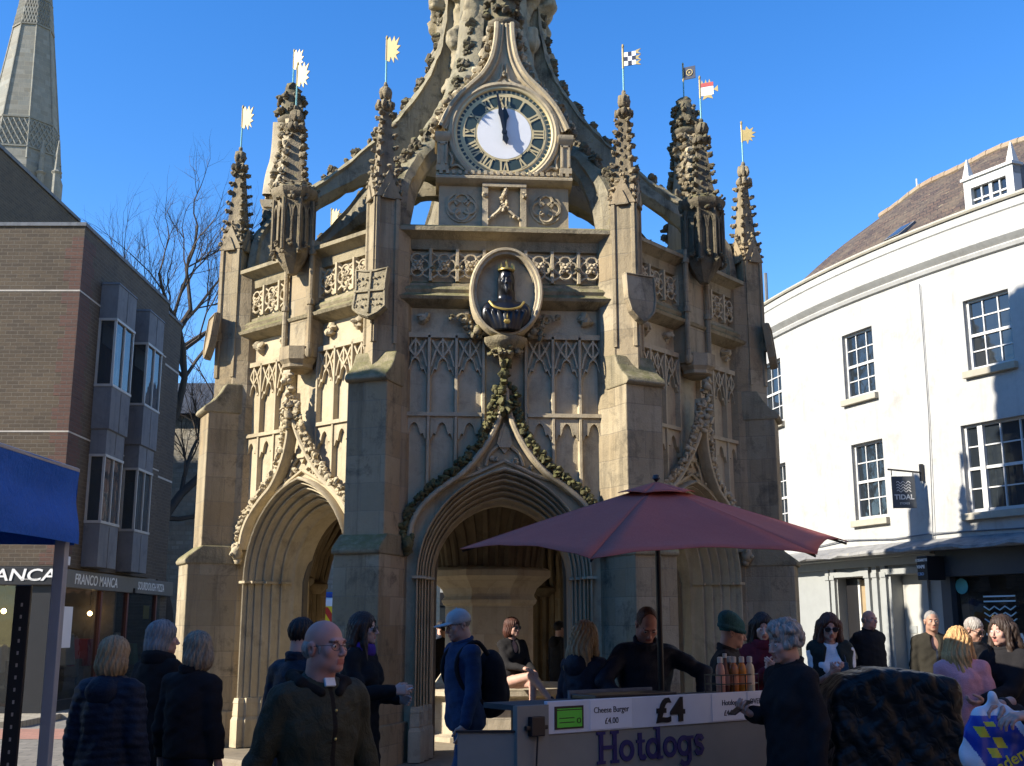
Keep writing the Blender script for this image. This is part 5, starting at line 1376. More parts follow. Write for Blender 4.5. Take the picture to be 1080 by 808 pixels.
def person(label,x,y,H,face,skin='fair',fem=False,hair=('short','brown'),head=(0,0,0),lean=0,twist=0,top=None,hem=.86,th=.016,fat=0.0,collar='crew',legs=None,LH=None,RH=None,lh=None,rh=None,hint=None,step=(.0,.0),lp=None,z0=None,glasses=None,extra=None,group='people in the square',shoe=None,sleeve='long',cut=None,neckskin=True,hands=True,vneck=False,quilt=False,bare=False,zipm=None):
    s=H/1.75
    root=empty('person',label,'person',(x,y,G if z0 is None else z0),R(face),group); root.scale=(s,s,s)
    hp=Vector((0,0,.93)); LM=Matrix.Rotation(R(twist),3,'Z')@Matrix.Rotation(R(lean),3,'X')
    RB=lambda a,b,c: hp+LM@(Vector((a,b,c))-hp)
    w=.90 if fem else 1.0
    S={1:RB(.178*w,.012,1.415),-1:RB(-.178*w,.012,1.415)}
    tg={1:LH or (.235,-.02,.84),-1:RH or (-.235,-.02,.84)}
    arm={}
    for sd in(1,-1):
        hv=(hint or {}).get(sd,(sd*.35,.9,-.25))
        E,Wp=ik(S[sd],tg[sd],.295,.262,hv); arm[sd]=(S[sd],E,Wp)
    if lp is None:
        lp={sd:[(sd*.09,0,.92),(sd*.1,step[0 if sd>0 else 1]*.6-.015,.50),(sd*.1,step[0 if sd>0 else 1]+.02,.09)] for sd in(1,-1)}
    hr=rot3(*head); hc=RB(0,-.022,1.635)
    T=np.eye(4); T[:3,:3]=np.array(LM@hr); T[:3,3]=hc
    # body: one mesh
    parts=[]
    F=Field((hc[0]-.12,hc[1]-.17,hc[2]-.2),(hc[0]+.12,hc[1]+.17,hc[2]+.15),.0052)
    head_field(F,T,fem)
    nb=RB(0,.015,1.44); F.cap((T@np.array([0,.03,-.08,1]))[:3],nb,.05 if fem else .057,.062,.03)
    V,Q=F.mesh(); parts.append((V,Q,head_mats(T)))
    if hands:
        for sd in(1,-1):
            o=(lh if sd>0 else rh) or {}
            if o.get('skip'): continue
            S_,E,Wp=arm[sd]; d=o.get('d',(Wp-E)); n=o.get('n',(-sd,0.1,0))
            V,Q=hand_mesh(Wp+ (Wp-E).normalized()*.012,d,n,sd,o.get('c',.38)); parts.append((V,Q,None))
    lo=[-.5,-.75,-.0];hi=[.5,.5,1.5]
    F=Field((-.48,-.75,.0),(.48,.45,1.56),.02 if not bare else .014)
    tr=-.012
    for c,r in((RB(0,0,1.0),(.155,.11,.15)),(RB(0,0,1.15),(.135,.1,.17)),(RB(0,.005,1.3),(.155*w,.105,.17))): F.ell(c,r,.05)
    F.cap(RB(-.13*w,.01,1.41),RB(.13*w,.01,1.41),.05,.05,.03); F.cap(RB(0,.015,1.38),RB(0,.0,1.52),.055,.048,.03)
    for sd in(1,-1):
        a,b,c=arm[sd]; k=1.0 if sleeve=='short' else .85
        F.cap(a,b,.046*k,.041*k,.02); F.cap(b,c,.041*k,.027,.02)
        a,b,c=[Vector(q) for q in lp[sd]]; F.cap(a,b,.075,.052,.03); F.cap(b,c,.053,.036,.02); F.cap(c,c+Vector((0,-.1,-.05)),.036,.03,.02)
    V,Q=F.mesh(); parts.append((V,Q,None))
    sdfobj('body',parts,SKINS[skin],root)
    # hair
    if hair:
        hm_=hair[1]
        V,Q=hair_mesh(hair[0],T,len(label))
        o=sdfobj({'cap':'cap','beanie':'beanie'}.get(hair[0],'hair'),[(V,Q,None)],[HAIRM[hm_] if isinstance(hm_,str) else hm_],root)
        if len(hair)>2:
            V,Q=hair_mesh(hair[2],T,len(label)+3); sdfobj('hair',[(V,Q,None)],[HAIRM[hair[3]]],root)
    # top
    tp=top; f=fat
    zl=min(hem,.9)-.06
    F=Field((-.52,-.72,max(0,zl)),(.52,.5,1.62),.0115)
    for c,r in((RB(0,0,1.0),(.162+f,.118+f,.16)),(RB(0,-.2*f,1.15),(.148+f,.115+f,.18)),(RB(0,.005,1.3),(.172*w+f*.6,.122+f*.6,.19))): F.ell(c,tuple(q+th for q in r),.06)
    if fem:
        for sd in(1,-1): F.ell(RB(sd*.07,-.085,1.27),(.06+th,.05+th,.06+th),.06)
    F.cap(RB(-.145*w,.012,1.412),RB(.145*w,.012,1.412),.056+th,.056+th,.05); F.cap(RB(0,.02,1.42),RB(0,.015,1.475),.07+th*.6,.062+th*.6,.03)
    for sd in(1,-1):
        a,b,c=arm[sd]
        e=c+(c-b).normalized()*-.005
        F.cap(a,b,.050+th*.85,.043+th*.85,.018)
        if sleeve=='long': F.cap(b,e,.044+th*.8,.034+th*.75,.015)
    if hem<.84:
        z=.92
        while z>hem-.02: F.ell((0,.005,z),(.168+f+th+.02*(.92-z),.125+f+th+.03*(.92-z),.1),.05); z-=.07
    if sleeve=='none':
        pass
    rs=np.random.RandomState(len(label)); F.wob(.0055,30,len(label)+1,6); F.wob(.0032,75,len(label)+5,6)
    if quilt:
        X,Y,Z=F.full(); F.D=F.D-.0065*np.abs(np.sin(Z*62+.8*np.sin(X*9)))
    F.plane((0,0,-1),-hem,.01)
    # open the neck
    if vneck: F.ell(RB(0,-.13,1.42),(.05,.09,.12),.01,'sub')
    F.ell(RB(0,-.03,1.53),(.075,.075,.055),.01,'sub')
    V,Q=F.mesh(); tmats=[tp]; fn=None
    if zipm: tmats=[tp,zipm]; fn=lambda c:((np.abs(c[:,0])<.012)&(c[:,1]<-.06)).astype(int)
    sdfobj('top' if hem>.8 else 'coat',[(V,Q,fn)],tmats,root)
    if collar in('hood','scarf','stand','roll'):
        F=Field((-.24,-.26,1.3),(.24,.3,1.62),.009); F.lo=F.lo; 
        off=RB(0,0,1.46)-Vector((0,0,1.46)); F.ax=[F.ax[i]+off[i] for i in range(3)]; F.lo=F.lo+np.array(off)
        P=lambda a,b,c: RB(a,b,c)
        rr={'hood':.036,'scarf':.036,'stand':.014,'roll':.022}[collar]; zc={'hood':1.46,'scarf':1.50,'stand':1.51,'roll':1.51}[collar]
        for lay in range(2 if collar in('scarf','stand','roll') else 1):
            for i in range(18):
                a=2*PI*i/18;b=2*PI*(i+1)/18; ra=.086 if collar!='stand' else .078
                zz=zc-.03*lay
                F.cap(P(ra*math.cos(a),.012+ra*math.sin(a),zz+.02*math.sin(a)),P(ra*math.cos(b),.012+ra*math.sin(b),zz+.02*math.sin(b)),rr,rr,.015)
        if collar=='hood': F.ell(P(0,.12,1.42),(.11,.06,.09),.03)
        F.wob(.002,70,3)
        V,Q=F.mesh(); cm=extra.get('collar',tp) if extra else tp
        sdfobj({'hood':'hood','scarf':'scarf','stand':'collar','roll':'roll_neck'}[collar],[(V,Q,None)],[cm],root)
    # trousers
    if legs:
        F=Field((-.3,-.72,.03),(.34,.4,1.08),.0135)
        F.ell((0,0,.96),(.165+f,.122+f,.12),.03)
        for sd in(1,-1):
            a,b,c=[Vector(q) for q in lp[sd]]; F.cap(a,b,.092,.066,.04); F.cap(b,c,.064,.052,.03)
        F.wob(.003,40,4); F.plane((0,0,1),1.03,.005)
        V,Q=F.mesh(); sdfobj('trousers',[(V,Q,None)],[legs],root)
    for sd in(1,-1):
        c=Vector(lp[sd][2]); mb=MB(); sh=c+Vector((0,0,-.05))
        F=Field((c[0]-.1,c[1]-.24,c[2]-.1),(c[0]+.1,c[1]+.1,c[2]+.06),.01)
        F.cap(c+Vector((0,.03,-.045)),c+Vector((sd*.01,-.13,-.058)),.04,.036,.02); F.cap(c+Vector((0,.01,.02)),c+Vector((0,.0,-.03)),.042,.042,.02); F.plane((0,0,-1),-(c[2]-.088),.004)
        V,Q=F.mesh(); sdfobj('shoe',[(V,Q,None)],[shoe or M_black],root)
    if glasses:
        mb=MB(); mb.M=Matrix([list(r) for r in T])
        dk=glasses=='sun'
        for q in(-1,1):
            ol=[(q*.034+.027*math.cos(t),-.099+.006*abs(math.cos(t)),-.003+(.022 if dk else .017)*math.sin(t)) for t in [k*PI/8 for k in range(16)]]
            mb.tube(ol,.0028 if dk else .0014,5,closed=True)
            if dk: mb.add([(q*.034,-.1,-.003)]+ol,[(0,1+k,1+(k+1)%16) for k in range(16)])
            mb.tube([(q*.061,-.095,.003),(q*.076,-.06,.005),(q*.08,.015,.003)],.0028 if dk else .0015,4)
        mb.tube([(-.009,-.101,.001),(.009,-.101,.001)],.0025,4)
        mb.build('sunglasses' if dk else 'glasses',M_black,root,smooth=40)
    bpy.context.view_layer.update()
    root['_arm']=0; del root['_arm']
    return root,arm,T
def toworld(root,p):
    s=root.scale[0]; a=root.rotation_euler[2]; p=Vector(p)*s
    return Vector((root.location[0]+p.x*math.cos(a)-p.y*math.sin(a),root.location[1]+p.x*math.sin(a)+p.y*math.cos(a),root.location[2]+p.z))
def tolocal(x,y,H,face,w,z0=G):
    s=H/1.75; a=-R(face); dx,dy=w[0]-x,w[1]-y
    return ((dx*math.cos(a)-dy*math.sin(a))/s,(dx*math.sin(a)+dy*math.cos(a))/s,(w[2]-z0)/s)
C_navy=cloth('navy_puffer_cloth',(.012,.017,.03),(.007,.010,.018),3,120,.6,.5,quilt=0)
C_blk=cloth('black_coat_cloth',(.017,.0155,.016),(.010,.009,.0095))
C_blk2=cloth('black_wool',(.017,.015,.015),(.009,.008,.008),5,300)
C_brn=cloth('dark_brown_coat_cloth',(.022,.016,.013),(.012,.009,.008))
C_wax=cloth('olive_waxed_cotton',(.045,.043,.024),(.024,.023,.013),5,260,.7,.7)
C_cord=cloth('brown_corduroy',(.016,.013,.010),None,9,200)
C_blue=cloth('blue_jacket_cloth',(.022,.045,.10),(.012,.026,.06),4)
C_jean=cloth('blue_denim',(.045,.075,.14),(.025,.04,.08),6,350)
C_dkjean=cloth('dark_denim',(.014,.02,.04),(.009,.012,.025),6,350)
C_grey=cloth('charcoal_jacket_cloth',(.035,.033,.034),(.02,.019,.02),5)
C_maroon=cloth('maroon_softshell',(.10,.012,.022),(.055,.008,.013),4)
C_white=cloth('white_tee_cotton',(.66,.66,.64),(.5,.5,.49),5,250)
C_pink=cloth('pink_satin_jacket',(.62,.30,.32),(.42,.19,.22),4,200,.55,.5)
C_olive=cloth('dark_olive_shirt',(.03,.026,.018),(.017,.015,.011),4)
C_purple=cloth('purple_scarf_wool',(.07,.03,.22),(.04,.018,.12),6)
C_dkgreen=cloth('dark_green_gilet',(.014,.02,.016),(.009,.012,.010),4,200,.8,.4)
C_cap=cloth('pale_grey_cap_cloth',(.40,.39,.37),(.3,.29,.28),8,250)
C_teal=cloth('teal_knit',(.045,.12,.125),(.025,.075,.08),10,180,.95,.8)
PEOPLE={}
def add(key,*a,**k):
    r=person(*a,**k); PEOPLE[key]=r; return r
# near, left
add('puffer','woman with short blond bob in a dark navy quilted puffer coat, seen from behind',-2.30,6.75,1.545,170,fem=True,hair=('bob','blond'),top=C_navy,hem=.62,th=.032,collar='hood',legs=C_dkjean,quilt=True,lh=dict(n=(-1,0,0)))
add('brown','woman with grey bob in a dark brown coat and scarf walking between two blond women',-2.42,8.05,1.64,150,fem=True,hair=('bob','grey'),head=(-30,0,0),top=C_brn,hem=.55,th=.025,collar='scarf',legs=C_blk,extra={'collar':C_blk2})
add('blackjacket','woman with ash blond bob in a short black jacket, carrying a bag',-1.97,7.25,1.57,160,fem=True,hair=('bob','ash'),head=(55,0,0),top=C_blk2,hem=.93,th=.024,collar='stand',legs=C_dkjean,glasses='clear',fat=.01)
add('priest','bald man with glasses and a white clerical collar in an olive waxed jacket',-.83,5.0,1.645,38,skin='pink',hair=('balding','grey'),head=(18,-6,0),lean=4,top=C_wax,hem=.66,th=.02,fat=.004,collar='none',zipm=C_cord,legs=C_blk,glasses='clear',lh=dict(n=(-1,.2,0),c=.5),LH=(.30,-.06,.86),RH=(-.31,.03,.86))
add('hidden','person with short dark hair in a navy jacket, mostly hidden behind the bald man',-1.32,7.3,1.66,150,hair=('short','dark'),top=C_navy,hem=.8,th=.02,collar='stand',legs=C_dkjean)
add('vaper','woman with long dark brown hair and sunglasses in a long black coat, holding a cigarette',-1.16,9.0,1.71,72,fem=True,skin='pale',hair=('long','brown'),head=(8,0,0),top=C_blk,hem=.42,th=.022,collar='scarf',extra={'collar':C_purple},legs=C_blk,glasses='sun',RH=(-.13,-.33,1.17),rh=dict(n=(1,0,-.2),c=.55),LH=(.1,-.28,1.10))
add('capman','man in a pale grey cap, blue jacket and jeans wearing a dark backpack',-.38,9.5,1.74,-62,skin='fair',hair=('cap',C_cap,'short','grey'),head=(0,8,0),lean=4,top=C_blue,hem=.80,th=.022,collar='stand',legs=C_jean,step=(-.12,.16),LH=(.25,-.12,.86),RH=(-.24,.05,.86),lh=dict(n=(-1,0,0),c=.5))
add('seated','red haired woman in sunglasses sitting cross legged on the stone bench',-.0,15.0,1.70,28,fem=True,skin='fair',hair=('bob','auburn'),head=(20,0,0),top=C_blk,hem=.90,th=.012,vneck=True,legs=None,bare=True,glasses='sun',z0=-.06,
    lp={1:[(.09,0,.92),(.08,-.42,.93),(.06,-.44,.50)],-1:[(-.09,0,.93),(.05,-.43,1.03),(.24,-.62,.72)]},LH=(.12,-.36,1.08),RH=(-.02,-.36,1.12),lh=dict(n=(0,0,-1)),rh=dict(n=(0,0,-1)),group='people by the stone bench')
add('backa','long haired woman in dark clothes far behind, right of the central column',.62,19.6,1.66,160,fem=True,hair=('long','brown'),top=C_brn,hem=.7,legs=C_blk,hands=False,group='people by the stone bench')
add('backb','person in a black hooded coat behind the blond woman, beside the column',.74,18.2,1.68,120,fem=True,hair=('short','dark'),top=C_blk,hem=.6,collar='hood',legs=C_blk,hands=False,group='people by the stone bench')
add('backc','person in a navy coat seen through the left gap of the front arch',-1.28,21,1.7,170,hair=('short','dark'),top=C_navy,hem=.7,legs=C_dkjean,hands=False,group='people by the stone bench')
add('backd','person in a black coat seen through the front arch, beside the navy coated one',-1.10,19.2,1.66,-150,hair=('crop','dark'),top=C_blk,hem=.7,legs=C_dkjean,hands=False,group='people by the stone bench')
# stall
add('blonde','woman with wavy blond hair in a black fleece at the left of the stall',.545,8.75,1.64,135,fem=True,hair=('wavy','blond'),head=(-10,6,0),top=C_navy,hem=.8,th=.022,fat=.012,collar='hood',legs=C_blk,LH=(.2,-.25,1.05),RH=(-.2,-.28,1.02))
add('vendor','balding man in a navy jumper leaning over the stall counter beside the parasol pole',.98,8.85,1.77,8,skin='pink',hair=('receding','crop'),head=(0,24,0),lean=14,top=C_navy,hem=.84,th=.02,fat=.03,collar='stand',legs=C_blk,LH=(.36,-.36,1.06),RH=(-.22,-.42,1.05),lh=dict(n=(0,.2,-1),c=.6,d=(.1,-.6,-.7)),rh=dict(n=(0,.2,-1),c=.6,d=(.1,-.7,-.6)),hint={1:(1,.35,.45),-1:(-1,.3,.2)})
add('beanie','man in a teal knitted beanie and charcoal jacket, facing right at the stall',1.68,9.35,1.68,75,skin='fair',hair=('beanie',C_teal),head=(10,4,0),lean=6,top=C_grey,hem=.8,th=.022,collar='stand',legs=C_dkjean,LH=(.2,-.34,1.05),RH=(-.15,-.3,1.0))
add('maroon','woman with long dark hair in a maroon jacket looking down at her phone',2.28,10.6,1.72,-4,fem=True,skin='pale',hair=('long','dark'),head=(0,14,0),top=C_maroon,hem=.8,th=.022,collar='scarf',extra={'collar':C_maroon},legs=C_dkjean,LH=(.09,-.27,1.26),RH=(-.02,-.27,1.25),lh=dict(n=(-.5,.6,.6),c=.5,d=(-.7,-.5,.4)),rh=dict(n=(.5,.6,.6),c=.5,d=(.6,-.5,.5)))
add('curly','woman with curly silver hair in a black coat holding a phone at the stall counter',1.66,6.95,1.63,-66,fem=True,skin='fair',hair=('curly','silver'),head=(0,8,0),lean=3,top=C_blk,hem=.55,th=.026,collar='stand',legs=C_blk,fat=.015,RH=(-.18,-.19,1.19),rh=dict(n=(.2,.6,.7),c=.55,d=(.3,-.9,.2)))
add('whitetee','woman in sunglasses with white T-shirt under a dark gilet, looking at her phone',2.93,10.75,1.72,-8,fem=True,skin='fair',hair=('long','auburn'),head=(4,12,0),top=C_white,hem=.95,th=.014,legs=C_jean,glasses='sun',LH=(.08,-.28,1.22),RH=(-.05,-.28,1.21),lh=dict(n=(-.4,.5,.7),c=.5,d=(-.8,-.5,.3)),rh=dict(n=(.4,.5,.7),c=.5,d=(.7,-.5,.4)),sleeve='short',step=(-.05,.05))
add('doorman','balding man in a black jacket standing by the dark doorway',4.85,15.8,1.82,20,skin='pink',hair=('balding','grey'),head=(10,0,0),top=C_blk,hem=.8,th=.024,fat=.02,collar='stand',legs=C_dkjean,LH=(.1,.12,.98),RH=(-.1,.12,.98))
add('olive','man with short grey hair in an open dark olive shirt by the cream door',5.05,14.0,1.79,-6,skin='tan',hair=('crop','grey'),head=(0,0,0),top=C_olive,hem=.82,th=.02,vneck=True,legs=C_dkjean,zipm=C_navy)
add('pink','girl with long wavy golden hair in a pink satin jacket',3.55,9.25,1.60,160,fem=True,hair=('wavy','gold'),head=(-35,0,0),top=C_pink,hem=.86,th=.022,fat=.005,collar='stand',legs=C_blk)
add('greyglasses','grey haired person in sunglasses and black jacket, head bowed, behind the golden haired girl',4.75,12.0,1.69,22,skin='tan',hair=('short','silver'),head=(10,18,0),top=C_blk,hem=.75,th=.026,fat=.015,collar='stand',legs=C_blk,glasses='sun',LH=(.05,-.25,1.2))
add('longbrown','woman with long straight brown hair in a black coat facing left at the right edge',3.92,9.3,1.69,-58,fem=True,skin='fair',hair=('long','brown'),head=(-4,4,0),top=C_blk,hem=.55,th=.024,legs=C_blk,collar='stand',RH=(-.16,-.36,1.08),LH=(.05,-.38,1.10),rh=dict(n=(.3,.2,.9),c=.8,d=(.3,-.9,.0)),lh=dict(n=(-.2,.3,.9),c=.6))
add('edge','person in a grey sleeve at the right edge of the photo, only hands reaching in',2.72,5.75,1.66,-80,fem=True,skin='fair',hair=('bob','brown'),top=C_grey,hem=.7,legs=C_blk,th=.02,RH=(-.02,-.36,1.31),LH=(.2,-.36,1.27),rh=dict(n=(.2,0,-1),c=.7,d=(.1,-1,-.2)),lh=dict(n=(-.2,.1,-1),c=.45,d=(.1,-1,.0)))
# gilet over the white tee, backpack, clerical collar
def gilet():
    root,arm,T=PEOPLE['whitetee']
    F=Field((-.34,-.34,.78),(.34,.34,1.62),.011)
    for c,r in(((0,.0,.98),(.225,.175,.2)),((0,.01,1.2),(.215,.185,.25)),((0,.015,1.36),(.20,.165,.14))): F.ell(c,r,.05)
    F.cap((-.13,.02,1.43),(.13,.02,1.43),.09,.09,.04); F.ell((0,.1,1.48),(.12,.08,.1),.03)
    F.ell((0,-.2,1.15),(.075,.2,.5),.02,'sub'); F.ell((0,-.05,1.55),(.08,.08,.12),.01,'sub')
    F.wob(.004,40,2); F.plane((0,0,-1),-.82,.01)
    V,Q=F.mesh(); sdfobj('gilet',[(V,Q,None)],[C_dkgreen],root)
gilet()
root,arm,T=PEOPLE['priest']
F=Field((-.2,-.24,1.36),(.2,.2,1.6),.006)
for sd in(-1,1):
    F.cap((sd*.045,-.125,1.435),(sd*.11,-.06,1.47),.02,.024,.02); F.cap((sd*.11,-.06,1.47),(sd*.09,.07,1.50),.03,.03,.02)
F.cap((-.085,.07,1.50),(.085,.07,1.50),.024,.024,.02); F.wob(.0015,90,2)
V,Q=F.mesh(); sdfobj('cord_collar',[(V,Q,None)],[C_cord],root)
mb=MB(); mb.M=Matrix.Translation((0,-.118,1.478))@Matrix.Rotation(R(-25),4,'X'); mb.box(-.026,.026,-.008,.008,-.02,.02); mb.build('clerical_collar',M_white,root,bevel=.004)
mb=MB()
for z in(1.36,1.24,1.12,1.0,.88): mb.M=Matrix.Translation((.0,-.185-.0*z,z)); mb.blob((0,0,0),(.007,.004,.007),rng,0,8,4)
mb.build('press_stud',M_gold,root,smooth=60)
def backpack():
    root,arm,T=PEOPLE['capman']
    t=empty('backpack','dark backpack worn by the man in the grey cap','backpack',root.location,root.rotation_euler[2]); t.scale=root.scale
    m_=cloth('backpack_cloth',(.016,.015,.017),(.010,.009,.010),5,300)
    F=Field((-.22,.05,.85),(.22,.42,1.55),.011); F.ell((0,.235,1.18),(.165,.12,.26),.03); F.ell((0,.24,1.03),(.155,.125,.14),.05); F.ell((0,.33,1.08),(.12,.06,.12),.02)
    F.wob(.004,45,3); V,Q=F.mesh(); sdfobj('pack_body',[(V,Q,None)],[m_],t)
    for s in(-1,1):
        mb=MB(); mb.tube(catmull([(s*.1,.16,1.40),(s*.12,.04,1.50),(s*.125,-.10,1.42),(s*.135,-.14,1.28),(s*.15,-.06,1.12),(s*.13,.14,1.0)],5),.019,8); mb.build('shoulder_strap',m_,t,smooth=60)
backpack()
# things in hands
def phone(owner,side,label,d=.09,pitch=30):
    root,arm,T=PEOPLE[owner]; a,b,c=arm[side]; w=toworld(root,c+(c-b).normalized()*.02)
    f=Vector((-math.sin(-root.rotation_euler[2]),-math.cos(root.rotation_euler[2]),0)); f=Vector((math.sin(root.rotation_euler[2]),-math.cos(root.rotation_euler[2]),0))
    p=w+f*d+Vector((0,0,.035))
    t=empty('mobile_phone',label,'phone',p,root.rotation_euler[2]); t.rotation_euler=(R(-pitch),0,root.rotation_euler[2])
    mb=MB(); mb.box(-.037,.037,-.004,.004,-.075,.075); mb.build('phone_case',M_black,t,bevel=.003)
    mb=MB(); mb.box(-.033,.033,.0042,.005,-.069,.069); mb.build('phone_screen',plain('phone_screen_'+owner,(.03,.035,.045),.1,0,0),t)
phone('curly',-1,'dark phone held over the counter by the curly haired woman',.07,60)
phone('maroon',1,'phone held by the woman in the maroon jacket',.05,40)
phone('whitetee',1,'phone held by the woman in the white T-shirt',.05,40)
root,arm,T=PEOPLE['vaper']; a,b,c=arm[-1]; w=toworld(root,c+(c-b).normalized()*.11)
t=empty('cigarette','lit white cigarette between the fingers of the woman in the black coat','cigarette',w)
mb=MB(); mb.tube([(-.02,0,-.01),(.045,-.01,.012)],.004,6); mb.build('paper_tube',M_white,t); mb=MB(); mb.tube([(.045,-.01,.012),(.052,-.011,.0145)],.0042,6); mb.build('ash_tip',M_lead,t)
root,arm,T=PEOPLE['blackjacket']; a,b,c=arm[1]; w=toworld(root,c)
t=empty('carrier_bag','grey and white carrier bag hanging from the hand of the woman in the black jacket','bag',w)
F=Field((-.25,-.2,-.62),(.25,.2,.0),.012); F.ell((0,0,-.38),(.15,.07,.2),.04); F.ell((0,0,-.25),(.12,.04,.14),.04); F.wob(.006,30,3); V,Q=F.mesh(); o=sdfobj('bag_body',[(V,Q,None)],[plain('grey_carrier_plastic',(.35,.36,.38),.4,0,.15,6,.3,12)],t)
mb=MB(); mb.tube(catmull([(-.06,0,-.16),(-.03,0,-.08),(0,0,-.07),(.03,0,-.08),(.06,0,-.16)],4),.008,5); mb.build('bag_handle',M_white,t)
root,arm,T=PEOPLE['whitetee']
t=empty('shoulder_bag','pale rounded bag at the side of the woman in the white T-shirt','bag',toworld(root,(.17,-.2,1.12)))
F=Field((-.2,-.15,-.2),(.2,.15,.2),.01); F.ell((0,0,0),(.1,.05,.09),.03); F.wob(.002,40,1); V,Q=F.mesh(); sdfobj('bag_body',[(V,Q,None)],[C_cap],t)
mb=MB(); mb.tube(catmull([(-.08,0,.04),(-.05,.06,.2),(-.06,.15,.34),(.0,.26,.34),(.08,.2,.1),(.09,.02,.03)],5),.008,5); mb.build('bag_strap',M_black,t)
# ------------------------------------------------------------------ hot dog stall
M_board=plain('white_board',(.62,.63,.66),.55,0,.08)
M_gpan=plain('grey_stall_panel',(.25,.24,.20),.75,0,.2,2)
M_blet=plain('navy_lettering',(.018,.014,.10),.6,0,.05)
M_scr=plain('green_display',(.06,.30,.03),.4,0,.0,emit=.06)
SA=math.atan2(1.2,1.585)
stall=empty('hot_dog_stall','grey hot dog stall counter with white price board and parasol','stall',(.205,6.9,0),SA)
Lf=1.99
mb=MB(); mb.box(0,Lf,0,.03,.93,1.116); mb.build('price_board',M_board,stall,bevel=.004)
mb=MB(); mb.box(0.005,Lf-.005,.012,.03,G,.928); mb.build('front_panel',M_gpan,stall)
mb=MB(); mb.box(-.235,-.004,-.02,.02,G,1.10); mb.build('side_panel',M_gpan,stall)
mb=MB(); mb.box(-.2,Lf,.03,.36,1.07,1.10); mb.build('counter_top',stone('counter_steel',(.10,.095,.085),(.08,.075,.07),(.1,.1,.1),.2,None,0,.05),stall)
for x in(.0,Lf-.05):
    mb=MB(); mb.box(x,x+.04,.31,.35,G,1.07); mb.build('leg',M_black,stall)
mb=MB(); mb.box(.055,.275,-.006,0,.955,1.085); mb.build('display_frame',M_black,stall)
mb=MB(); mb.box(.07,.26,-.009,-.006,.965,1.06); mb.box(.07,.26,-.009,-.006,1.066,1.072); ds=mb.build('green_display',M_scr,stall)
mb=MB(); mb.box(.085,.20,-.0105,-.009,1.015,1.02); mb.box(.085,.20,-.0105,-.009,.99,.995); mb.tube([(.235+.014*math.cos(t),-.01,1.0+.014*math.sin(t)) for t in [k*PI/6 for k in range(12)]],.003,4,closed=True); mb.build('display_marks',M_black,ds)
M_dktext=plain('printed_text',(.03,.03,.035),.7,0,0)
for x,w,l1,l2,l in((.33,.34,'Cheese Burger','£4.00','white sheet lettered Cheese Burger'),(1.385,.33,'Hotdog','£4.00','white sheet lettered Hotdog'),(1.73,.25,'OVER ALL','','white sheet at the right end')):
    mb=MB(); mb.box(x,x+w,-.004,-.001,.94,1.112); sh=mb.build('price_sheet',M_paper,stall); tag(sh,l)
    text('sheet_lettering',l1,.05 if len(l1)>8 else .05,M_dktext,sh,(x+w/2,-.005,1.05),sx=.95)
    if l2: text('sheet_lettering',l2,.05,M_dktext,sh,(x+w/2,-.005,.985))
text('price_lettering','£4',.20,M_black,stall,(1.0,-.006,1.02),bold=.006,sx=1.25,ext=.004)
# slab serif word HOTDOGS built stroke by stroke
mb=MB(); H=.17; xh=.115; z0=.745; wst=.016; y=.008
def stk(pts,w=wst,closed=False):
    pts=[Vector((p[0],0,p[1])) for p in pts]; n=len(pts); fr=[]
    for i,p in enumerate(pts):
        t=(pts[(i+1)%n]-pts[i-1]) if closed else (pts[min(i+1,n-1)]-pts[max(i-1,0)]); t.normalize(); nv=Vector((-t.z,0,t.x)); fr.append((Vector((p.x,y,p.z)),nv,Vector((0,-1,0))))
    mb.ribbon(fr,[(-w,0),(-w,.006),(w,.006),(w,0)],closed=closed)
def ring(cx,cz,rx,rz): stk([(cx+rx*math.cos(t),cz+rz*math.sin(t)) for t in [k*PI/12 for k in range(24)]],wst*.9,True)
def ser(x,z,w=.03): mb.box(x-w,x+w,y-.0062,y,z-.009,z+.009)
X=.42
for q in(0,.11): stk([(X+q,z0),(X+q,z0+H)]); ser(X+q,z0,.034); ser(X+q,z0+H,.034)
stk([(X,z0+H*.5),(X+.11,z0+H*.5)],.011); X+=.165
ring(X+.045,z0+xh/2,.047,xh/2-.008); X+=.125
stk([(X+.03,z0+H*.92),(X+.03,z0+.03),(X+.042,z0+.008),(X+.062,z0+.006),(X+.075,z0+.02)]); mb.box(X,X+.07,y-.0062,y,z0+xh-.018,z0+xh); X+=.095
ring(X+.045,z0+xh/2,.046,xh/2-.008); stk([(X+.092,z0),(X+.092,z0+H+.01)]); ser(X+.082,z0+H+.01,.026); ser(X+.104,z0,.026); X+=.15
ring(X+.045,z0+xh/2,.047,xh/2-.008); X+=.125
ring(X+.045,z0+xh/2,.046,xh/2-.008); stk([(X+.092,z0+xh),(X+.092,z0-.03),(X+.075,z0-.05),(X+.04,z0-.055),(X+.008,z0-.035)]); ser(X+.104,z0+xh-.009,.026); X+=.14
stk([(X+.075,z0+xh-.03),(X+.06,z0+xh-.008),(X+.03,z0+xh-.006),(X+.012,z0+xh-.028),(X+.02,z0+xh*.56),(X+.055,z0+xh*.45),(X+.072,z0+.03),(X+.055,z0+.006),(X+.025,z0+.006),(X+.006,z0+.03)])
mb.build('hotdogs_lettering',M_blet,stall)
mb=MB(); mb.box(-.16,-.06,-.06,-.02,.93,1.04); mb.box(-.19,-.03,-.05,-.025,.965,.99); clip=mb.build('clamp',M_black,stall,bevel=.006)
mb=MB(); mb.tube(catmull([(-.11,-.05,.94),(-.13,-.055,.7),(-.15,-.05,.4),(-.14,-.04,.0)],5),.006,5); mb.build('power_cable',M_black,stall)
gb=empty('grey_side_board','low grey board leaning at the left end of the hot dog stall','board',(-.31,6.75,0),.05)
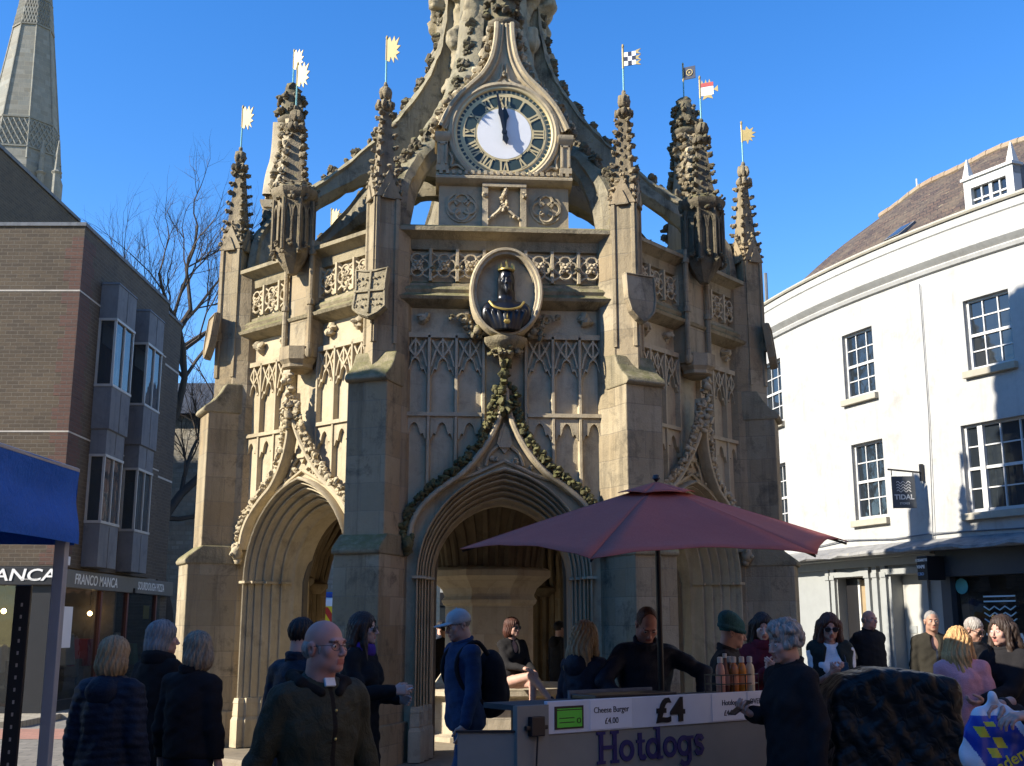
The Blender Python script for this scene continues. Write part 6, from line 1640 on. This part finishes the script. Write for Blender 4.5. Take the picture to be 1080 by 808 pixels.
mb=MB(); mb.box(0,.35,0,.03,G,.955); mb.build('board_panel',M_gpan,gb,bevel=.004); mb=MB(); mb.box(-.01,.36,-.01,.04,.955,.965); mb.build('board_edge',M_fas,gb)
gr=empty('griddle','flat black griddle on the stall counter in front of the vendor','griddle',stall.matrix_world.to_translation() if False else (.205+.8*math.cos(SA)-.2*math.sin(SA),6.9+.8*math.sin(SA)+.2*math.cos(SA),1.10),SA)
mb=MB(); mb.box(-.35,.35,-.12,.12,0,.03); mb.build('plate',M_black,gr,bevel=.005); mb=MB(); mb.box(-.36,.36,.121,.14,.0,.05); mb.build('splash_rim',M_lead,gr)
# sauce bottles and rack
def onc(s,d): return (.205+s*math.cos(SA)-d*math.sin(SA),6.9+s*math.sin(SA)+d*math.cos(SA),1.102)
BOT=[(1.64,.15,'pink and white sauce bottle at the left end of the rack',(.50,.24,.17),0),(1.70,.16,'clear glass bottle of dark sauce with a narrow neck',(.10,.025,.02),1),(1.765,.14,'dark orange sauce bottle left of the brighter orange one',(.42,.13,.03),0),(1.835,.13,'bright orange sauce bottle in the rack',(.55,.19,.02),0),(1.905,.12,'cream sauce bottle at the right end of the rack',(.58,.47,.30),0),(1.80,.21,'brown sauce bottle in the back row of the rack',(.13,.05,.02),0)]
for i,(s,d,l,c,k) in enumerate(BOT):
    t=empty('sauce_bottle',l,'bottle',onc(s,d),0,'sauce bottles in the rack'); m_=plain('sauce_colour',c,.25,0,.1)
    mb=MB(); mb.lathe([(.030,0),(.032,.01),(.032,.15),(.026,.18),(.015,.195),(.015,.205)] if k==0 else [(.03,0),(.031,.01),(.031,.12),(.016,.19),(.013,.235)],14); mb.build('bottle_body',m_,t,smooth=40)
    mb=MB(); mb.lathe([(.019,.2),(.019,.235),(.012,.24)] if k==0 else [(.015,.232),(.015,.26),(.01,.262)],12); mb.build('bottle_cap',plain('bottle_cap_white',(.6,.55,.5),.4),t,smooth=40)
    mb=MB(); mb.lathe([(.0325,.05),(.0328,.052),(.0328,.11),(.0325,.112)],14); mb.build('label',plain('bottle_label',(min(1,c[0]*1.3+.1),c[1]*1.1+.1,c[2]+.1),.6),t,smooth=40)
rk=empty('wire_rack','black wire rack holding the sauce bottles on the stall counter','rack',onc(1.77,.155),SA)
mb=MB()
for z in(.06,.12): mb.tube([(-.18,-.06,z),(.19,-.06,z),(.19,.09,z),(-.18,.09,z)],.004,5,closed=True)
for x in(-.18,-.06,.06,.19):
    for y_ in(-.06,.09): mb.tube([(x,y_,0),(x,y_,.12)],.004,5)
mb.build('wire_frame',M_black,rk)
# parasol
M_par=cloth('maroon_parasol_canvas',(.42,.12,.088),(.36,.098,.072),1.5,160,.85,.15)
pr=empty('parasol','large open maroon parasol on a black pole over the hot dog stall','parasol',(1.075,8.5,G),R(6)); pr.rotation_euler=(R(7),R(-1.5),R(6))
zt=2.56-G; zr=2.13-G; Rr=1.42
mb=MB(); N=10
for k in range(6):
    a=k*PI/3; b=a+PI/3
    vs=[];fs=[]
    for i in range(N+1):
        t=.06+.94*i/N
        for j in range(N+1):
            q=j/N; A=Vector((math.cos(a),math.sin(a),0))*Rr*t; B=Vector((math.cos(b),math.sin(b),0))*Rr*t
            p=A.lerp(B,q); edge=4*q*(1-q)
            z=zt-(zt-zr)*(t**1.06)+ .0*t; z+=-.055*t*edge*(1-t)*1.2 + .05*edge*t**5
            p=p*(1-.035*edge*t**3)
            vs.append((p.x,p.y,z+.004*math.sin(q*19+k)*t))
    for i in range(N):
        for j in range(N): fs.append((i*(N+1)+j,i*(N+1)+j+1,(i+1)*(N+1)+j+1,(i+1)*(N+1)+j))
    mb.add(vs,fs)
cn=mb.build('canopy',M_par,pr,smooth=30)
sm=cn.modifiers.new('s','SOLIDIFY'); sm.thickness=.004
mb=MB()
for k in range(6):
    a=k*PI/3;b=a+PI/3
    vs=[];fs=[]
    for i in range(5):
        t=i/4*.2
        for j in range(5):
            q=j/4; p=(Vector((math.cos(a),math.sin(a),0)).lerp(Vector((math.cos(b),math.sin(b),0)),q))*Rr*t
            vs.append((p.x,p.y,zt+.022-(zt-zr)*t*.86+.012*t/.2*(4*q*(1-q))*.9))
    for i in range(4):
        for j in range(4): fs.append((i*5+j,i*5+j+1,(i+1)*5+j+1,(i+1)*5+j))
    mb.add(vs,fs)
vt=mb.build('vent_cap',M_par,pr,smooth=30); vt.modifiers.new('s','SOLIDIFY').thickness=.004
for k in range(6):
    a=k*PI/3; mb=MB(); d=Vector((math.cos(a),math.sin(a),0)); mb.tube([(0,0,zt-.03)]+[tuple(d*Rr*t+Vector((0,0,zt-(zt-zr)*t**1.06-.018))) for t in(.3,.6,.99)],.009,5)
    mb.tube([tuple(d*.025+Vector((0,0,zr+.02))),tuple(d*Rr*.5+Vector((0,0,zt-(zt-zr)*.5**1.06-.03)))],.007,5); mb.build('rib',M_black,pr)
mb=MB(); mb.tube([(0,0,.0),(0,0,zt-.02)],.021,12); mb.build('pole',M_black,pr,smooth=60)
mb=MB(); mb.lathe([(.0,zt+.02),(.03,zt+.05),(.02,zt+.075),(.0,zt+.08)],10); mb.lathe([(.035,zr-.03),(.035,zr+.04)],10); mb.build('hub',M_black,pr)
mb=MB(); mb.lathe([(.3,0),(.3,.05),(.05,.08),(.03,.3)],16); mb.build('base_weight',M_black,pr)
# ------------------------------------------------------------------ blue gazebo
M_blue=cloth('blue_gazebo_fabric',(.02,.13,.50),(.014,.09,.40),1.2,120,.6,.5)
gz=empty('blue_gazebo','blue pop-up gazebo with grey steel legs at the left edge','gazebo',(-1.92,5.0,G))
mb=MB(); n=24
def val(a,b,nn,out):
    vs=[];fs=[]
    for i in range(nn+1):
        t=i/nn; p=Vector(a).lerp(Vector(b),t)
        for k in range(8):
            q=k/7; w=.012*math.sin(t*17+q*5)*(q*(1-q)*4)+.010*math.sin(t*6.3+2-q*7)+.012*math.sin(q*9+t*3)*(1-abs(2*t-1))
            vs.append((p.x+out[0]*(w+.02*q),p.y+out[1]*(w+.02*q),p.z-.325*q+.006*math.sin(t*9)))
    for i in range(nn):
        for k in range(7): fs.append((i*8+k,(i+1)*8+k,(i+1)*8+k+1,i*8+k+1))
    mb.add(vs,fs)
zt_=2.29
val((-.12,-3.0,zt_),(0,0,zt_),36,(1,0)); val((0,0,zt_),(-3.0,0.1,zt_),36,(0,1)); val((-3.1,-3,zt_),(-.12,-3,zt_),30,(0,-1)); val((-3.0,.1,zt_),(-3.1,-3,zt_),30,(-1,0))
mb.build('valance',M_blue,gz,smooth=60)
mb=MB(); ap=(-1.55,-1.45,zt_+.42)
c_=[(-.12,-3.0,zt_),(0,0,zt_),(-3.0,.1,zt_),(-3.1,-3,zt_)]
for i in range(4): mb.add([c_[i],c_[(i+1)%4],ap],[(0,1,2)])
mb.build('roof_fabric',M_blue,gz)
mb=MB(); 
for i in range(4): mb.tube([c_[i],c_[(i+1)%4]],.012,6)
mb.build('hem_piping',M_frm,gz)
M_steel=plain('grey_steel',(.42,.43,.44),.45,.2,.15)
for x,y_ in((-.03,-.03),(-2.97,.05),(-3.05,-2.97),(-.15,-2.95)):
    mb=MB(); mb.box(x-.024,x+.024,y_-.024,y_+.024,.01,zt_-.02); lg=mb.build('leg',M_steel,gz,bevel=.004)
    mb=MB(); mb.box(x-.05,x+.05,y_-.05,y_+.05,0,.012); mb.build('foot_plate',M_steel,lg)
mb=MB()
for i in range(4):
    cc=Vector((-1.55,-1.45,zt_)); a,b=[Vector(q).lerp(cc,.06) for q in (c_[i],c_[(i+1)%4])]; mb.tube([a+Vector((0,0,-.08)),(a+b)/2+Vector((0,0,-.32)),b+Vector((0,0,-.08))],.011,5)
mb.build('scissor_truss',M_steel,gz)
up=empty('perforated_upright','black perforated metal upright standing beside the gazebo leg','post',(-2.09,4.95,G),.2)
mb=MB(); mb.box(-.032,.032,-.015,.015,0,1.79); po=mb.build('post_strip',M_black,up,bevel=.003)
mb=MB()
for i in range(34): mb.box(-.004,.004,-.0165,-.0155,.05+i*.05,.065+i*.05)
mb.build('slot_row',M_frm,po); mb=MB(); mb.box(-.12,.12,-.1,.1,0,.02); mb.build('foot_plate',M_black,up)
bo=empty('bollard','black cast iron bollard at the left edge of the pavement','bollard',(-4.12,9.1,G))
mb=MB(); mb.lathe([(.10,0),(.11,.05),(.075,.1),(.07,.85),(.085,.88),(.085,.92),(.07,.95),(.09,1.02),(.07,1.1),(.03,1.13)],16); bb_=mb.build('post',M_black,bo,smooth=40); mb=MB(); mb.lathe([(.073,.7),(.075,.71),(.075,.76),(.073,.77)],16); mb.build('gilt_band',M_gold,bo,smooth=40)
# ------------------------------------------------------------------ tarpaulin covered trolley
m=NT('black_tarpaulin'); v=m.co(False)
n1=m.noise(v,4.5,1.5,.45,.8); n2=m.noise(v,11,1.5,.45,1.0); n3=m.noise(v,2.2,1,.4,.5)
cr=lambda n:m.math('ABSOLUTE',m.math('SUBTRACT',n.outputs[0],.5))
hh=m.math('ADD',m.math('MULTIPLY',cr(n1),1.0),m.math('ADD',m.math('MULTIPLY',cr(n2),.4),m.math('MULTIPLY',cr(n3),1.2)))
m.b(Base_Color=(.007,.010,.011),Roughness=.40,Normal=m.bump(hh,.6,.08)); m.set(m.bs,'Specular IOR Level',.2)
tp_=empty('covered_trolley','trolley wrapped in a black plastic tarpaulin in front of the white building','trolley',(2.30,7.25,G),R(-6))
F=Field((-.62,-.5,.02),(.62,.55,1.62),.0125)
X,Y,Z=F.full()
topz=1.36+.06*np.clip((X+.05)/.3,-1,0)+.0*X-.06*np.clip((X-.0)/.45,0,1)-.16*np.clip((-X-.24)/.2,0,1)**1.5
hx=.37+.03*(1.4-Z)/1.4+.012*np.sin(Y*19+Z*4); hy=.30+.05*(1.4-Z)/1.4
fold=.016*np.sin(X*21+2.2*np.sin(Z*3.1+Y*4)+Z*2.5)*np.clip((1.45-Z)/.6,0,1)+.012*np.sin((X*.8+Z*1.1)*24+1.5*np.sin(X*9))+.009*np.sin((X*1.1-Z*.8+Y)*33+1.2*np.sin(Z*11))
rd=.04
qx=np.abs(X+0*Y+0*Z)-hx+rd; qy=np.abs(Y-.02)-hy+rd-fold*.45; qz=(Z-topz)+rd-fold*.35
mx=np.maximum
F.D=np.sqrt(mx(qx-fold*.5,0)**2+mx(qy,0)**2+mx(qz,0)**2)+np.minimum(mx(mx(qx,qy),qz),0)-rd
F.D=np.broadcast_to(F.D,tuple(len(q) for q in F.ax)).copy()
F.D=F.D-.006*np.abs(np.sin((X*1.3+Z*.5)*26+np.sin(Z*7)*1.3))-.005*np.abs(np.sin((X*.7-Z*1.2+Y)*31+np.sin(X*8)))
F.wob(.004,16,5,6); F.wob(.002,48,6,6); F.plane((0,0,-1),-.08,.01)
V,Q=F.mesh(); sdfobj('tarpaulin',[(V,Q,None)],[m.m],tp_)
for x in(-.35,.35):
    mb=MB(); mb.M=Matrix.Translation((x,0,.08))@Matrix.Rotation(PI/2,4,'X'); mb.lathe([(.07,-.02),(.08,-.015),(.08,.015),(.07,.02)],16); mb.build('wheel',M_black,tp_,smooth=40)
# walking stick and plastic bag
root,arm,T=PEOPLE['longbrown']; a,b,c=arm[-1]; w=toworld(root,c+(c-b).normalized()*.07)
ws=empty('walking_stick','pale lilac walking stick held level by the long haired woman','walking stick',w)
mb=MB(); mb.tube([(-.34,-.05,-.06),(.06,.0,.0)],.017,10); mb.build('shaft',plain('lilac_metal',(.45,.43,.55),.35,.2,.1),ws,smooth=60); mb=MB(); mb.tube([(-.37,-.054,-.065),(-.33,-.049,-.058)],.021,10); mb.build('rubber_tip',M_black,ws,smooth=60)
root,arm,T=PEOPLE['edge']; a,b,c=arm[-1]; w=toworld(root,c+(c-b).normalized()*.1)
pb=empty('plastic_carrier_bag','blue and white plastic carrier bag with yellow lettering hanging from a hand','bag',w)
pb.scale=(.9,.9,.9)
F=Field((-.34,-.16,-.56),(.34,.16,.06),.006)
F.ell((-.03,0,-.30),(.17,.06,.19),.04); F.ell((.13,0,-.25),(.13,.06,.16),.06); F.ell((.0,0,-.16),(.13,.035,.12),.05); F.cap((-.07,0,-.1),(0,0,-.005),.022,.014,.03); F.cap((.07,0,-.1),(0,0,-.005),.022,.014,.03)
F.wob(.006,24,5,6); F.wob(.004,60,6,6)
V,Q=F.mesh()
def bagm(c):
    t=c[:,0]*.75+c[:,2]*.45; m_=np.zeros(len(c),int)
    m_[(t<.0)&(t>-.225)&(c[:,2]<-.1)]=1
    y_=(np.abs(c[:,0]+.04+.5*(c[:,2]+.22)+.03*np.sign(np.sin(c[:,2]*60)))<.026)&(c[:,2]>-.31)&(c[:,2]<-.13)
    m_[y_&(c[:,1]<0)]=2
    return m_
M_bagw=plain('white_carrier_plastic',(.68,.70,.74),.3,0,.12,5,.3,14); M_bagb=plain('blue_carrier_print',(.015,.05,.36),.3,0,.1,5,.3,14); M_bagy=plain('yellow_print',(.72,.60,.04),.4,0,.05)
sdfobj('bag_body',[(V,Q,bagm)],[M_bagw,M_bagb,M_bagy],pb)
text('bag_lettering','Academy',.085,M_bagy,pb,(.02,-.085,-.33),(PI/2,R(-28),0),bold=.001)
# ambulance seen through the left arch
am=empty('white_ambulance','white ambulance with red and yellow chevrons seen through the left arch','van',(-4.2,24.3,G),R(4))
mb=MB(); pv=[(0,.35),(0,2.0),(.12,2.2),(4.2,2.25),(4.9,1.5),(5.6,1.3),(5.7,.35)]
mb.extr(pv,'x',-.95,.95); mb.build('body',M_white,am,bevel=.06)
ch=MB(); m_r=plain('red_chevron',(.5,.03,.02),.4); m_y=plain('yellow_chevron',(.75,.62,.03),.4)
for k in range(7):
    for s in(-1,1):
        ch.cur=k%2; x0=k*.135
        ch.add([(s*x0,-.012,1.5),(s*(x0+.135),-.012,1.5),(s*max(0,min(.93,x0-.2)),-.012,2.0),(s*max(0,min(.93,x0-.335)),-.012,2.0)][:4],[(0,1,2,3)])
ch.cur=1; ch.box(-.93,.93,-.008,-.004,1.48,2.02)
ch.build('chevron_panel',[m_r,m_y],am)
for s in(-1,1):
    mb=MB(); mb.M=Matrix.Translation((s*.85,1.0,.36))@Matrix.Rotation(PI/2,4,'Y'); mb.lathe([(.3,-.1),(.36,-.08),(.36,.08),(.3,.1)],20); mb.build('wheel',M_black,am,smooth=40)
    mb=MB(); mb.M=Matrix.Translation((s*.85,4.6,.36))@Matrix.Rotation(PI/2,4,'Y'); mb.lathe([(.3,-.1),(.36,-.08),(.36,.08),(.3,.1)],20); mb.build('wheel',M_black,am,smooth=40)
    mb=MB(); mb.box(s*.8-.06,s*.8+.06,-.03,.0,.9,1.4); mb.build('tail_light',M_red,am)
mb=MB(); mb.box(-.6,.6,.2,.5,2.2,2.32); mb.build('blue_light_bar',plain('blue_lens',(.02,.08,.4),.2),am,bevel=.03)
mb=MB(); mb.box(-.7,.7,-.035,-.012,.45,.75); mb.build('bumper',M_black,am)
# ------------------------------------------------------------------ camera, sun, sky
cam=bpy.data.cameras.new('camera'); cam.lens=40.0; cam.sensor_width=36; cam.clip_end=2000; cam.clip_start=.1
co=bpy.data.objects.new('camera',cam); COL.objects.link(co); co.location=(0,0,1.55)
PITCH=math.atan(256/1200); co.rotation_euler=(PI/2+PITCH,0,0)
SC.camera=co
A_=R(20.6); EL=R(29.3)
sd=Vector((math.cos(A_)*math.cos(EL),math.sin(A_)*math.cos(EL),-math.sin(EL)))
sl=bpy.data.lights.new('sun','SUN'); sl.energy=4.8; sl.angle=R(.53); sl.color=(1,.94,.83)
so=bpy.data.objects.new('sun',sl); COL.objects.link(so); so.rotation_euler=sd.to_track_quat('-Z','Y').to_euler(); so.location=(-20,-10,30)
W=bpy.data.worlds.new('World'); SC.world=W; W.use_nodes=True
nt=W.node_tree; nt.nodes.clear()
ow=nt.nodes.new('ShaderNodeOutputWorld'); bg=nt.nodes.new('ShaderNodeBackground'); sk=nt.nodes.new('ShaderNodeTexSky')
sk.sky_type='NISHITA'; sk.sun_disc=False; sk.sun_elevation=EL; sk.sun_rotation=math.atan2(-sd.x,-sd.y)
sk.air_density=1.0; sk.dust_density=0.0; sk.ozone_density=2.5; sk.altitude=50
bg.inputs['Strength'].default_value=.13
hs_=nt.nodes.new('ShaderNodeHueSaturation'); hs_.inputs['Hue'].default_value=.51; hs_.inputs['Saturation'].default_value=1.34; nt.links.new(sk.outputs[0],hs_.inputs['Color']); nt.links.new(hs_.outputs[0],bg.inputs[0]); nt.links.new(bg.outputs[0],ow.inputs[0])
SC.view_settings.view_transform='Standard'; SC.view_settings.look='None'; SC.view_settings.gamma=1; SC.view_settings.use_curve_mapping=False
SC.view_settings.exposure=1.12
SC.render.resolution_x=1024; SC.render.resolution_y=766
SC.cycles.max_bounces=6
